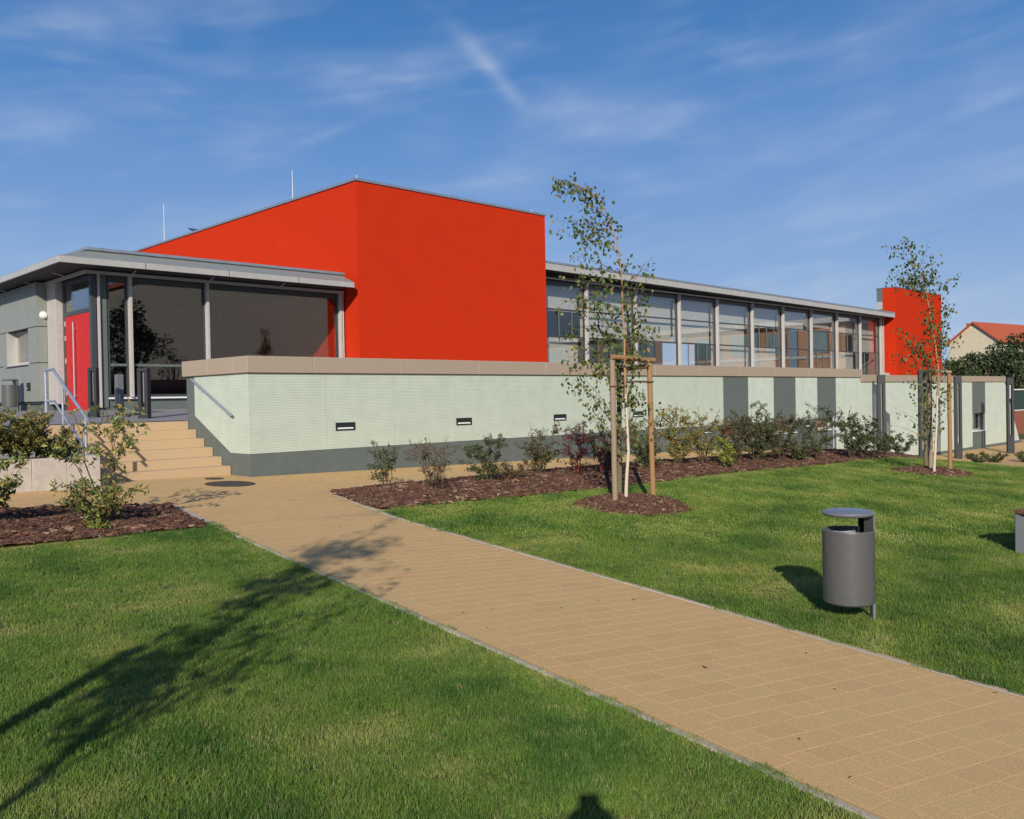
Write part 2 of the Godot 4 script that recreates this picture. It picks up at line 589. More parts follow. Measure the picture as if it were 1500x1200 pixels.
func make_paving() -> void:
	var pave := setting("pavement")
	# bedding sand under the pavers
	var sand := part("sand_bed", sheet(Vector2(path_l(9) - 0.02, 9), Vector2(path_r(9) + 0.02, 9), Vector2(path_r(-9.5), -9.5), Vector2(path_l(-9.5), -9.5), 8, 60, -0.0010), M.sand, pave)
	part("sand_bed", sheet(Vector2(-14, -9.5), Vector2(64, -9.5), Vector2(64, -14.62), Vector2(-14, -14.62), 78, 8, -0.0010), M.sand, pave)
	# four shared paver shapes in five tones; the nearest 300 are pieces of their own
	var lw := 0.24
	var sw := 0.16
	var meshes := []
	for k in 5:
		var mb := MB.new()
		mb.slab(V(-lw / 2 + 0.0016, -0.05, -sw / 2 + 0.0016), V(lw / 2 - 0.0016, 0.0, sw / 2 - 0.0016), 0.0012)
		meshes.append(mb.mesh(M.paver[k]))
	var rest := []
	for k in 5: rest.append(MB.new())
	var ang := atan(0.134)
	var dirz := Vector2(sin(ang), -cos(ang))      # along the path, away
	var dirx := Vector2(cos(ang), sin(ang))
	var o := Vector2(path_l(-1.0) + 0.055, -1.0)
	rng.seed = 31
	var count := 0
	var spots := []
	for r in range(-50, 56):
		var s := r * sw
		# border course along the left edge, laid lengthwise (two rows of the bond share three border stones)
		var off := 0.12 if posmod(r, 2) == 1 else 0.0
		var x := 0.16 - off
		while x < 2.06:
			var x0 := maxf(x, 0.16)
			var x1 := minf(x + lw, 2.035)
			if x1 - x0 > 0.05:
				spots.append([Vector2((x0 + x1) / 2.0, s), x1 - x0, sw])
			x += lw
	for r in range(-34, 38):
		spots.append([Vector2(0.08, r * 0.24 + 0.03), 0.155, 0.24])
	var near := []
	for sp in spots:
		var w: Vector2 = o + dirx * sp[0].x + dirz * (sp[0].y - sp[0].x * (0.13 if sp[0].x > 0.1 else 0.0))
		if w.y < -9.62: continue
		near.append([w.length() + (100.0 if w.x < path_l(w.y) or w.dot(Vector2(0.7, -0.714)) < 2.5 or Vector2(0.714, 0.70).dot(w) > 0.66 * w.dot(Vector2(0.7, -0.714)) else 0.0), w, sp[1], sp[2]])
	near.sort_custom(func(p, q): return p[0] < q[0])
	for q in near:
		var w: Vector2 = q[1]
		var k := rng.randi() % 5
		var y := G(w.x, w.y) + rng.randf_range(-0.0003, 0.0003)
		var sl := Basis(Vector3(0, 1, 0), -ang)
		var dx2 := (dirx - dirz * (0.13 if q[3] < 0.2 else 0.0)).normalized()
		var xa := V(dx2.x, 0, dx2.y)
		var za := -V(dirz.x, 0, dirz.y)
		xa.y = G(w.x + xa.x, w.y + xa.z) - G(w.x, w.y)
		za.y = G(w.x + za.x, w.y + za.z) - G(w.x, w.y)
		xa = xa.normalized(); za = za.normalized()
		var tf := Transform3D(Basis(xa * (q[2] / lw), za.cross(xa).normalized(), za * (q[3] / sw)), V(w.x, y, w.y))
		tf.basis = tf.basis.rotated(Vector3.UP, rng.randf_range(-0.006, 0.006))
		if count < 292:
			var pm := part_mesh("paver", meshes[k], pave)
			pm.transform = tf
		else:
			rest[k].slab(V(-lw / 2 + 0.0016, -0.02, -sw / 2 + 0.0016), V(lw / 2 - 0.0016, 0.0, sw / 2 - 0.0016), 0.0012, tf)
		count += 1
	# the paved yard in front of the steps and the wall, laid square to the building
	var ri := 0
	var z := -9.62
	while z > -14.75:
		var x := -2.0 + (0.12 if ri % 2 == 1 else 0.0)
		while x < 33.0:
			if paver_clear(x, z) and z <= -9.6 and (x < 8.5 or z < -11.0):
				var k := rng.randi() % 5
				var tf := Transform3D(Basis(V(1, -0.02, 0).normalized(), V(0.02, 1, 0.047).normalized(), V(0, -0.047, 1).normalized()), V(x, G(x, z) + rng.randf_range(-0.0006, 0.0006), z))
				rest[k].slab(V(-0.1175, -0.012, -0.0775), V(0.1175, 0.0, 0.0775), 0.0012, tf)
			x += 0.24
		z -= 0.16
		ri += 1
	for k in 5:
		tag(part("pavers", rest[k], M.paver[k], pave), "", "", "", "stuff")
	# kerbs
	kerb_line([Vector2(path_l(5.0), 5.0), Vector2(path_l(-9.55), -9.55)], -1.0, 0.02)
	kerb_line([Vector2(path_l(-9.55), -9.57), Vector2(4.93, -11.3)], -1.0, 0.05)
	kerb_line([Vector2(path_r(5.0), 5.0), Vector2(path_r(-8.9), -8.9)], 1.0)
	kerb_line([Vector2(path_r(-8.9), -8.92), Vector2(7.36, -11.44)], 1.0, 0.035)
	kerb_line([Vector2(4.95, -11.38), Vector2(0.5, -13.16)], -1.0, 0.045)
	var pts := []
	for x in [7.40, 9.0, 10.6, 12.4, 16.0, 20.0, 24.0, 27.0]:
		pts.append(Vector2(x, bed_back(x)))
	kerb_line(pts, -1.0, 0.04)

func kerb_line(pts: Array, side: float, half := 0.022) -> void:
	var k := setting("kerb")
	rng.seed = 5 + int(pts[0].x * 10)
	for i in pts.size() - 1:
		var a: Vector2 = pts[i]
		var b: Vector2 = pts[i + 1]
		var n := maxi(1, int(round((b - a).length() / 1.0)))
		var d := (b - a).normalized()
		var nrm := Vector2(-d.y, d.x)
		for j in n:
			var p := a.lerp(b, float(j) / n)
			var q := a.lerp(b, float(j + 1) / n)
			var m := (p + q) / 2.0
			var za := V(q.x - p.x, G(q.x, q.y) - G(p.x, p.y), q.y - p.y).normalized()
			var xa := V(nrm.x, 0, nrm.y)
			xa.y = G(m.x + xa.x, m.y + xa.z) - G(m.x, m.y)
			xa = xa.normalized()
			var tf := Transform3D(Basis(-xa, xa.cross(za).normalized(), za), V(m.x, G(m.x, m.y) + 0.001 + rng.randf_range(-0.003, 0.003), m.y))
			var ln := (q - p).length()
			var mb := MB.new()
			mb.slab(V(-half, -0.12, -ln / 2 + 0.002), V(half, 0.003, ln / 2 - 0.002), 0.004, tf)
			part("kerb_stone", mb, M.kerb, k)

# ---------------------------------------------------------------- grass and mulch
func tuft_mesh(sd: int, blades: int, spread: float, hgt: float, wid: float) -> ArrayMesh:
	var mb := MB.new()
	var r := RandomNumberGenerator.new()
	r.seed = sd
	for k in blades:
		var a := r.randf() * TAU
		var p := V(cos(a), 0, sin(a)) * spread * sqrt(r.randf())
		var l := r.randf() * TAU
		var lean := V(cos(l), 0, sin(l)) * r.randf_range(0.2, 1.1)
		var h := hgt * r.randf_range(0.55, 1.15)
		var sd2 := V(-sin(l), 0, cos(l)).rotated(Vector3.UP, r.randf_range(-0.8, 0.8)) * wid * 0.5
		var mid := p + V(0, h * 0.6, 0) + lean * h * 0.35
		var tip := p + V(0, h * 0.95, 0) + lean * h
		var t := r.randf_range(0.72, 1.2)
		var col := Color(t * r.randf_range(0.9, 1.15), t, t * r.randf_range(0.8, 1.1))
		mb.v.append(p - sd2); mb.v.append(p + sd2); mb.v.append(mid + sd2 * 0.8)
		mb.v.append(p - sd2); mb.v.append(mid + sd2 * 0.8); mb.v.append(mid - sd2 * 0.8)
		mb.v.append(mid - sd2 * 0.8); mb.v.append(mid + sd2 * 0.8); mb.v.append(tip)
		for q in 9: mb.c.append(col)
	return mb.mesh(M.blade)

func put_copies(called: String, mesh: Mesh, xf: Array, cols: PackedColorArray) -> void:
	var mm := MultiMesh.new()
	mm.transform_format = MultiMesh.TRANSFORM_3D
	mm.use_colors = true
	mm.mesh = mesh
	mm.instance_count = xf.size()
	for k in xf.size():
		mm.set_instance_transform(k, xf[k])
		mm.set_instance_color(k, cols[k])
	var o := MultiMeshInstance3D.new()
	o.multimesh = mm
	o.name = numbered(called)
	add_child(o)
	tag(o, "", "", "", "stuff")
	return

func make_grass() -> void:
	var meshes := []
	for k in 3: meshes.append(tuft_mesh(100 + k, 30, 0.044, 0.030, 0.0025))
	var far := []
	for k in 2: far.append(tuft_mesh(200 + k, 28, 0.085, 0.032, 0.0050))
	var pn := FastNoiseLite.new()
	pn.seed = 9; pn.frequency = 0.55; pn.fractal_octaves = 4
	var pn2 := FastNoiseLite.new()
	pn2.seed = 19; pn2.frequency = 1.6; pn2.fractal_octaves = 3
	rng.seed = 77
	var f := Vector2(0.70, -0.714)
	var rt := Vector2(0.714, 0.70)
	for side in 2:
		var xs := [[], [], [], [], []]
		var cs := [PackedColorArray(), PackedColorArray(), PackedColorArray(), PackedColorArray(), PackedColorArray()]
		# walk over cells of half a metre that the camera can see
		for iz in range(-24, 8):
			for ix in range(-12, 140):
				var cx := ix * 0.5 + 0.25
				var cz := iz * 0.5 + 0.25
				var dp := Vector2(cx, cz).dot(f)
				var lt := Vector2(cx, cz).dot(rt)
				if dp < 2.6 or absf(lt) > 0.62 * dp + 1.2: continue
				var dens := 0.0
				var isfar := dp > 10.0
				if dp < 6.0: dens = 1300.0
				elif dp < 10.0: dens = 800.0
				elif dp < 16.0: dens = 420.0
				elif dp < 26.0: dens = 260.0
				else: dens = 110.0
				var n := int(dens * 0.25)
				for q in n:
					var x := cx + rng.randf_range(-0.25, 0.25)
					var z := cz + rng.randf_range(-0.25, 0.25)
					if side == 0:
						if x > path_l(z) + 0.004 + 0.06 * pn2.get_noise_2d(x * 3.0, z * 3.0): continue
						if z < -9.78 + 0.10 * sin(x * 2.3) + 0.12 * pn2.get_noise_2d(x, z): continue
					else:
						if x < path_r(z) + 0.008 - 0.06 * pn2.get_noise_2d(x * 3.0, z * 3.0): continue
						var edge := bed_front(x) if x < 27.0 else -9.75
						if z < edge + 0.05 + 0.08 * pn2.get_noise_2d(x, z): continue
						if in_mound(x, z): continue
					var v := pn.get_noise_2d(x, z)
					var v2 := pn2.get_noise_2d(x, z)
					# mown strips: the sward is laid to and fro
					var stripe := 0.0
					if side == 1:
						var rr := Vector2(x + 14.0, z + 34.0).length()
						stripe = sin(rr * TAU / 1.15)
						stripe = clampf(stripe * 2.2, -1.0, 1.0)
					var g := V(0.128, 0.210, 0.026)
					var dry := clampf((v * 1.1 + v2 * 0.55 - 0.10) * 1.6, 0.0, 1.0)
					g = g.lerp(V(0.29, 0.315, 0.075), dry * 0.85)
					var lush := clampf((-v * 1.2 - v2 * 0.4 - 0.05) * 1.8, 0.0, 1.0)
					g = g.lerp(V(0.045, 0.118, 0.011), lush * 0.9)
					if rng.randf() < 0.03: g = g.lerp(V(0.40, 0.34, 0.15), 0.6)
					if side == 1: g = g * 1.08 + V(0.010, 0.006, 0.0)
					if side == 0: g *= 1.14
					g *= rng.randf_range(0.84, 1.20)
					var s := rng.randf_range(0.75, 1.25) * (1.0 + lush * 0.35 - dry * 0.25)
					var b := Basis(Vector3.UP, rng.randf() * TAU).scaled(V(1, s, 1))
					if side == 1:
						b = Basis(V(0.6, 0, 0.8), 0.55 * stripe) * b
					var tf := Transform3D(b, V(x, G(x, z) - 0.012, z))
					var slot: int = (3 + rng.randi() % 2) if isfar else rng.randi() % 3
					xs[slot].append(tf)
					cs[slot].append(Color(g.x, g.y, g.z))
		for k in 5:
			if xs[k].size() > 0:
				put_copies("grass", meshes[k] if k < 3 else far[k - 3], xs[k], cs[k])

var mounds := []
func in_mound(x: float, z: float) -> bool:
	for m in mounds:
		if Vector2((x - m[0].x), (z - m[0].y)).length() < m[1] * 0.96 + 0.05 * sin(atan2(z - m[0].y, x - m[0].x) * 5.0): return true
	return false

func chip_mesh(sd: int) -> ArrayMesh:
	var r := RandomNumberGenerator.new()
	r.seed = sd
	var mb := MB.new()
	for k in 5:
		var l := r.randf_range(0.012, 0.034)
		var w := r.randf_range(0.004, 0.011)
		var b := Basis(Vector3.UP, r.randf() * TAU) * Basis(V(0, 0, 1), r.randf_range(-0.5, 0.5)) * Basis(V(1, 0, 0), r.randf_range(-0.7, 0.7))
		var tf := Transform3D(b, V(r.randf_range(-0.035, 0.035), r.randf_range(0.004, 0.018), r.randf_range(-0.035, 0.035)))
		var t := r.randf_range(0.5, 1.3)
		mb.col = Color(t, t * r.randf_range(0.9, 1.1), t * r.randf_range(0.85, 1.15))
		mb.box(V(-l, -0.002, -w), V(l, 0.003, w), tf)
	return mb.mesh(M.chip)

func chip_col() -> Color:
	var t := rng.randf()
	if t < 0.06: return Color(0.40, 0.27, 0.17)
	if t < 0.25: return Color(0.21, 0.10, 0.058)
	if t < 0.55: return Color(0.145, 0.060, 0.034)
	return Color(0.08, 0.036, 0.023)

func make_beds() -> void:
	var bed := MB.new()
	# left bed
	var n := 40
	var m := 14
	var g := []
	var hn := FastNoiseLite.new()
	hn.seed = 3; hn.frequency = 1.4
	var chips := [[], [], []]
	var cc := [PackedColorArray(), PackedColorArray(), PackedColorArray()]
	rng.seed = 55
	var hf := func(x, z): return G(x, z) + 0.015 + 0.05 * hn.get_noise_2d(x * 1.5, z * 1.5)
	var ml := MB.new()
	for i in range(-28, 40):
		for j in range(0, 30):
			var x := i * 0.14
			var z := -9.55 - j * 0.14
			if in_left_bed(x, z) or in_left_bed(x + 0.14, z - 0.14) or in_left_bed(x + 0.14, z) or in_left_bed(x, z - 0.14):
				var ps := []
				for q in [[x, z], [x + 0.14, z], [x + 0.14, z - 0.14], [x, z - 0.14]]:
					var xx: float = q[0]
					var zz: float = q[1]
					for it in 12:
						if in_left_bed(xx, zz): break
						xx = lerpf(xx, 3.0, 0.02); zz = lerpf(zz, -10.6, 0.06)
					ps.append(V(xx, hf.call(xx, zz), zz))
				ml.quad(ps[0], ps[1], ps[2], ps[3], Vector3.UP)
				if x > 1.6:
					for q in 14:
						var cx := x + rng.randf() * 0.14
						var cz := z - rng.randf() * 0.14
						if not in_left_bed(cx, cz, -0.03): continue
						var k := rng.randi() % 3
						chips[k].append(Transform3D(Basis(Vector3.UP, rng.randf() * TAU) * rng.randf_range(0.8, 1.6), V(cx, hf.call(cx, cz), cz)))
						cc[k].append(chip_col())
	tag(part("planting_bed", ml, M.mulch, self), "", "", "", "structure")
	var mr := MB.new()
	var nx := 110
	var rows := []
	for i in nx + 1:
		var x := 7.0 + 20.0 * i / nx
		var row := []
		for j in 15:
			var t := j / 14.0
			var z := lerpf(bed_front(x), bed_back(x) + 0.04, t)
			var xx := maxf(x, path_r(z) + 0.04)
			var hump := 0.10 * sin(PI * t) * sm(7.2, 9.0, xx)
			row.append(V(xx, hf.call(xx, z) + hump, z))
		rows.append(row)
	for i in nx:
		for j in 14:
			mr.quad(rows[i][j], rows[i + 1][j], rows[i + 1][j + 1], rows[i][j + 1], Vector3.UP)
			var per := 22 if rows[i][j].x < 14.0 else 12
			for q in per:
				var u := rng.randf()
				var w := rng.randf()
				var p: Vector3 = rows[i][j].lerp(rows[i + 1][j], u).lerp(rows[i][j + 1].lerp(rows[i + 1][j + 1], u), w)
				if p.x < path_r(p.z) + 0.05: continue
				var k := rng.randi() % 3
				chips[k].append(Transform3D(Basis(Vector3.UP, rng.randf() * TAU) * rng.randf_range(0.9, 1.8), p))
				cc[k].append(chip_col())
	tag(part("planting_bed", mr, M.mulch, self), "", "", "", "structure")
	for md in mounds:
		var mm := MB.new()
		var at: Vector2 = md[0]
		var ra: float = md[1]
		var pr := []
		for i in 10:
			var ring := []
			for k in 36:
				var a := TAU * k / 36
				var rr := ra * i / 9.0 * (1.0 + 0.06 * sin(a * 3.0 + 1.0) + 0.04 * sin(a * 7.0))
				var x := at.x + cos(a) * rr
				var z := at.y + sin(a) * rr
				var hh: float = md[2] * (1.0 - pow(i / 9.0, 2.2)) - 0.012 + 0.03 * hn.get_noise_2d(x * 3.0, z * 3.0)
				ring.append(V(x, G(x, z) + hh, z))
			pr.append(ring)
		for i in 9:
			for k in 36:
				var k2 := (k + 1) % 36
				mm.quad(pr[i][k], pr[i + 1][k], pr[i + 1][k2], pr[i][k2], Vector3.UP)
				for q in (9 + i * 3):
					var u := rng.randf()
					var w := rng.randf()
					var p: Vector3 = pr[i][k].lerp(pr[i + 1][k], u).lerp(pr[i][k2].lerp(pr[i + 1][k2], u), w)
					var kk := rng.randi() % 3
					chips[kk].append(Transform3D(Basis(Vector3.UP, rng.randf() * TAU) * rng.randf_range(0.9, 1.7), p))
					cc[kk].append(chip_col())
		tag(part("mulch_mound", mm, M.mulch, self), "", "", "", "structure")
	for k in 3:
		put_copies("bark_chips", chip_mesh(300 + k), chips[k], cc[k])

# ---------------------------------------------------------------- the sports hall
func settle(o: Node3D, base: Vector3) -> void:
	o.position = base
	for k in o.get_children():
		k.position -= base

func pane(lo: Vector3, hi: Vector3, axis: int, parent: Node, sheets := 2) -> MeshInstance3D:
	# an insulating unit: two sheets of glass with a gap
	var mb := MB.new()
	var d := Vector3()
	d[axis] = 0.022
	var a := hi
	a[axis] = lo[axis] + 0.006
	mb.box(lo, a)
	if sheets == 2:
		mb.box(lo - d, a - d)
	else:
		var o := Vector3()
		o[axis] = 1.0
		var p := lo - d
		var q := hi - d
		mb.quad(p, V(q.x, p.y, q.z), q, V(p.x, q.y, p.z), o)
	return part("pane", mb, M.pane, parent)

const ZG := -21.38
const ZR := -20.62

func make_hall() -> void:
	var h := thing("sports_hall", "long red and grey sports hall with flat canopies behind the pale terrace wall", "building")
	# --- big red block
	var rb := bx("red_block", V(14.31, 0.6, -37.0), V(21.90, 7.36, ZR), M.red, h, 0.0, "tall red rendered block with a thin metal roof edge")
	var fl := MB.new()
	fl.box(V(14.27, 7.355, ZR - 0.3), V(21.94, 7.425, ZR + 0.035))
	fl.box(V(14.27, 7.355, -37.0), V(14.57, 7.425, ZR - 0.3))
	fl.box(V(21.64, 7.355, -37.0), V(21.94, 7.425, ZR - 0.3))
	part("roof_edge", fl, M.zinc, rb)
	for q in [[14.6, -33.9, 1.55], [14.6, -24.45, 1.0], [14.36, -20.66, 0.10], [21.3, -20.66, 0.07]]:
		var mb := MB.new()
		mb.tube([V(q[0], 7.40, q[1]), V(q[0], 7.42 + q[2], q[1])], [0.012, 0.008], 6)
		part("lightning_rod", mb, M.white, rb)
	var sp := MB.new()
	sp.plate([V(14.7, 7.42, -30.9), V(14.7, 7.78, -32.0), V(16.4, 7.78, -32.0), V(16.4, 7.42, -30.9)], V(0, 0.95, 0.31).normalized(), 0.05)
	part("solar_panel", sp, M.solar, rb)
	# --- glazed pavilion on the left
	bx("plinth", V(7.50, 0.60, -21.52), V(14.305, 1.393, -21.40), M.grey, h)
	bx("window_sill", V(7.80, 1.394, -21.42), V(14.30, 1.436, -21.31), M.white, h, 0.004)
	var cuts := [7.82, 8.32, 10.23, 14.16]
	for k in 3:
		var xa: float = cuts[k] + 0.045
		var xb: float = cuts[k + 1] - 0.045
		if k == 0: xa = 7.82
		var fr := MB.new()
		fr.box(V(xa, 1.437, -21.44), V(xb, 1.50, -21.36))
		fr.box(V(xa, 4.13, -21.44), V(xb, 4.30, -21.36))
		fr.box(V(xa, 1.50, -21.44), V(xa + 0.035, 4.13, -21.36))
		fr.box(V(xb - 0.035, 1.50, -21.44), V(xb, 4.13, -21.36))
		var w := part("window", fr, M.frame_dark, h)
		bx("transom", V(xa + 0.036, 2.165, -21.43), V(xb - 0.036, 2.225, -21.345), M.grey, w)
		pane(V(xa + 0.036, 1.502, -21.40), V(xb - 0.036, 2.163, -21.40), 2, w)
		pane(V(xa + 0.036, 2.227, -21.40), V(xb - 0.036, 4.128, -21.40), 2, w)
	for x in [8.32, 10.23, 14.16]:
		bx("mullion", V(x - 0.036, 1.437, -21.43), V(x + 0.036, 4.32, -21.25), M.mullion, h, 0.004)
	bx("corner_post", V(7.44, 1.0, -21.45), V(7.56, 4.34, -21.33), M.frame_dark, h, 0.005)
	bx("mullion", V(7.585, 1.2, -21.42), V(7.64, 4.32, -21.30), M.mullion, h, 0.004)
	bx("corner_panel", V(7.66, 1.2, -21.43), V(7.80, 4.32, -21.36), M.grey, h)
	var dp := MB.new()
	dp.tube([V(14.24, 1.2, -21.28), V(14.24, 4.36, -21.28)], [0.022, 0.022], 10)
	part("downpipe", dp, M.mullion, h)
	# door wall
	var door := bx("door", V(7.470, 1.13, -22.315), V(7.53, 3.42, -21.50), M.red_door, h, 0.004, "red double entrance door with tall bar handle")
	bx("door_leaf", V(7.470, 1.13, -23.15), V(7.53, 3.42, -22.325), M.red_door, door, 0.004)
	var hb := MB.new()
	hb.tube([V(7.40, 1.35, -22.42), V(7.40, 3.25, -22.42)], [0.017, 0.017], 10)
	for y in [1.5, 3.1]:
		hb.tube([V(7.40, y, -22.42), V(7.48, y, -22.42)], [0.010, 0.010], 8)
	part("handle", hb, M.galv, door)
	for y in [1.55, 2.35, 2.9, 3.25]:
		bx("hinge", V(7.445, y - 0.06, -23.165), V(7.469, y + 0.06, -23.135), M.mullion, door)
	var df := MB.new()
	df.box(V(7.46, 3.425, -23.15), V(7.56, 3.52, -21.46))
	df.box(V(7.46, 1.0, -23.29), V(7.56, 4.32, -23.155))
	df.box(V(7.46, 4.18, -23.15), V(7.56, 4.32, -21.46))
	var dfr := part("door_frame", df, M.frame_dark, h)
	pane(V(7.50, 3.525, -23.15), V(7.50, 4.178, -21.47), 0, dfr)
	bx("pilaster", V(7.30, 1.30, -23.955), V(7.56, 4.34, -23.30), M.mullion, h, 0.004)
	# niche and panelled wall
	var ys := [1.37, 2.34, 3.24, 4.34]
	for r in 3:
		bx("facade_panel", V(7.085, ys[r] + 0.010, -23.975), V(7.295, ys[r + 1] - 0.010, -23.955), M.panel, h)
	var cols := [-23.978, -26.55, -29.1, -31.7, -34.3]
	for c in 4:
		for r in 3:
			var z1: float = cols[c] - (0.006 if c > 0 else 0.0)
			var z0: float = cols[c + 1] + 0.006
			if c == 0 and r == 1: z0 = -24.68
			bx("facade_panel", V(7.065, ys[r] + 0.010, z0), V(7.085, ys[r + 1] - 0.010, z1), M.panel, h)
	var core := MB.new()
	core.box(V(7.095, 1.32, -24.70), V(7.40, 4.34, -23.98))
	core.box(V(7.095, 1.32, -34.3), V(7.40, 4.34, -26.54))
	core.box(V(7.095, 3.25, -26.54), V(7.40, 4.34, -24.70))
	core.box(V(7.095, 1.32, -26.54), V(7.40, 2.33, -24.70))
	part("wall", core, M.soffit, h)
	bx("plinth", V(7.15, 0.6, -34.3), V(7.42, 1.319, -23.99), M.grey, h)
	bx("plinth", V(7.45, 0.6, -23.98), V(7.56, 1.128, -21.46), M.grey, h)
	var win := MB.new()
	win.box(V(7.30, 2.335, -26.53), V(7.36, 2.43, -24.71))
	win.box(V(7.30, 3.17, -26.53), V(7.36, 3.245, -24.71))
	win.box(V(7.30, 2.43, -24.78), V(7.36, 3.17, -24.71))
	win.box(V(7.30, 2.43, -26.53), V(7.36, 3.17, -26.46))
	var wn := part("window", win, M.mullion, h, "small square window set deep in the grey panels")
	pane(V(7.33, 2.43, -26.46), V(7.33, 3.17, -24.78), 0, wn)
	var rev := MB.new()
	rev.box(V(7.065, 2.34, -26.535), V(7.30, 3.24, -26.50))
	rev.box(V(7.00, 2.315, -26.56), V(7.30, 2.334, -24.66))
	part("reveal", rev, M.alu, wn)
	for k in 5:
		bx("curtain", V(7.44, 2.35, -26.4 + k * 0.22), V(7.46, 3.2, -26.22 + k * 0.22), M.blind, wn)
	var wl := MB.new()
	wl.lathe(V(0, 0, 0), [Vector2(0, 0.10), Vector2(0.06, 0.085), Vector2(0.09, 0.045), Vector2(0.10, 0.0), Vector2(0, 0.0)], 16)
	var wlm := part("wall_lamp", wl, M.white, h)
	wlm.transform = Transform3D(Basis(V(1, 0, 0), PI / 2), V(7.22, 3.52, -23.95))
	var ic := bx("intercom", V(7.035, 1.66, -24.80), V(7.064, 1.86, -24.56), M.anthracite, h, 0.004)
	bx("button", V(7.028, 1.70, -24.77), V(7.034, 1.73, -24.74), M.white, ic)
	# rooms behind the glass
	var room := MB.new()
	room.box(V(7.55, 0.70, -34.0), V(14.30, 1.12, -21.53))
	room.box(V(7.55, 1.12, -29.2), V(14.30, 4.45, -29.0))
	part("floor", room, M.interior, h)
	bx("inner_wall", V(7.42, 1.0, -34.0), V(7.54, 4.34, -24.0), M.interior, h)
	# canopy of the pavilion
	var zf := -20.42
	var fx := [6.48, 8.36, 10.4, 12.35, 14.06]
	for k in 4:
		bx("fascia", V(fx[k] + 0.012, 4.350, zf - 0.04), V(fx[k + 1] - 0.012, 4.492, zf), M.alu, h, 0.004)
	for k in 7:
		bx("fascia", V(6.48, 4.350, zf - 0.045 - (k + 1) * 1.95 + 0.012), V(6.52, 4.492, zf - 0.045 - k * 1.95 - 0.012), M.alu, h, 0.004)
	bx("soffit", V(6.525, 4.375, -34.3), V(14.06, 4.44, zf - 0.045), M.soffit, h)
	var roof := MB.new()
	roof.quad(V(6.485, 4.494, zf - 0.01), V(14.05, 4.494, zf - 0.01), V(14.05, 4.74, -21.02), V(7.28, 4.74, -21.02), V(0, 1, 1))
	roof.quad(V(6.485, 4.494, zf - 0.01), V(7.28, 4.74, -21.02), V(7.28, 4.74, -34.3), V(6.485, 4.494, -34.3), V(-1, 1, 0))
	roof.box(V(7.28, 4.44, -34.3), V(14.1, 4.76, -21.02))
	roof.plate([V(14.051, 4.494, zf - 0.01), V(14.051, 4.74, -21.02), V(14.051, 4.44, -21.02), V(14.051, 4.44, zf - 0.04)], V(1, 0, 0), 0.004)
	var rf := part("roof", roof, M.panel, h)
	bx("roof_edge", V(7.24, 4.761, -34.3), V(14.12, 4.83, -20.98), M.zinc, rf, 0.006)
	var rail := MB.new()
	rail.box(V(7.26, 4.265, -21.24), V(14.2, 4.335, -21.18))
	rail.box(V(7.26, 4.265, -34.3), V(7.32, 4.335, -21.24))
	var rl := part("blind_rail", rail, M.alu, h)
	for k in 6:
		var z := -22.4 - k * 2.1
		var mb := MB.new()
		mb.tube([V(7.28, 4.30, z), V(6.95, 4.38, z + 0.05)], [0.018, 0.018], 6)
		part("bracket", mb, M.alu, rl)
	for x in [8.32, 10.23, 12.2]:
		var mb := MB.new()
		mb.tube([V(x, 4.30, -21.2), V(x, 4.38, -20.9)], [0.018, 0.018], 6)
		part("bracket", mb, M.alu, rl)
	bx("lintel", V(7.42, 4.301, -21.46), V(14.30, 4.374, -21.345), M.black, h)
	bx("lintel", V(7.42, 4.341, -34.3), V(7.56, 4.374, -21.47), M.black, h)
	# --- long window front
	var mx := [21.93, 24.76, 27.66, 30.57, 33.39, 36.27, 39.07, 41.88, 44.67, 47.42, 50.04]
	var casement := {0: 1, 1: 0, 3: 0, 5: 1, 7: 0, 8: 1, 9: 0}
	var rows := [1.75, 3.40, 4.36, 5.24]
	for k in 10:
		var xa: float = mx[k] + 0.045
		var xb: float = mx[k + 1] - 0.045
		var fr := MB.new()
		for y in [[1.70, 1.75], [3.375, 3.425], [4.335, 4.385], [5.20, 5.34]]:
			fr.box(V(xa, y[0], -21.44), V(xb, y[1], -21.36))
		fr.box(V(xa, 1.75, -21.438), V(xa + 0.03, 5.2, -21.362))
		fr.box(V(xb - 0.03, 1.75, -21.438), V(xb, 5.2, -21.362))
		var w := part("window", fr, M.frame_dark, h)
		for r in 3:
			pane(V(xa + 0.031, rows[r] + 0.027, -21.40), V(xb - 0.031, rows[r + 1] - (0.027 if r < 2 else 0.042), -21.40), 2, w, 3)
			if casement.has(k) and casement[k] == r:
				for q in 3:
					var x := lerpf(xa, xb, (q + 1) / 4.0)
					bx("glazing_bar", V(x - 0.012, rows[r] + 0.027, -21.395), V(x + 0.012, rows[r + 1] - 0.027, -21.365), M.grey, w)
		bx("window_board", V(xa, 1.66, -21.5), V(xb, 1.699, -21.3), M.alu, w)
	for k in range(1, 11):
		bx("mullion", V(mx[k] - 0.042, 1.70, -21.43), V(mx[k] + 0.042, 5.36, -21.24), M.mullion, h, 0.004)
	bx("mullion", V(50.30, 1.70, -21.43), V(50.36, 5.36, -21.24), M.mullion, h, 0.004)
	bx("parapet_wall", V(21.90, 0.5, -21.5), V(50.46, 1.655, -21.40), M.grey, h)
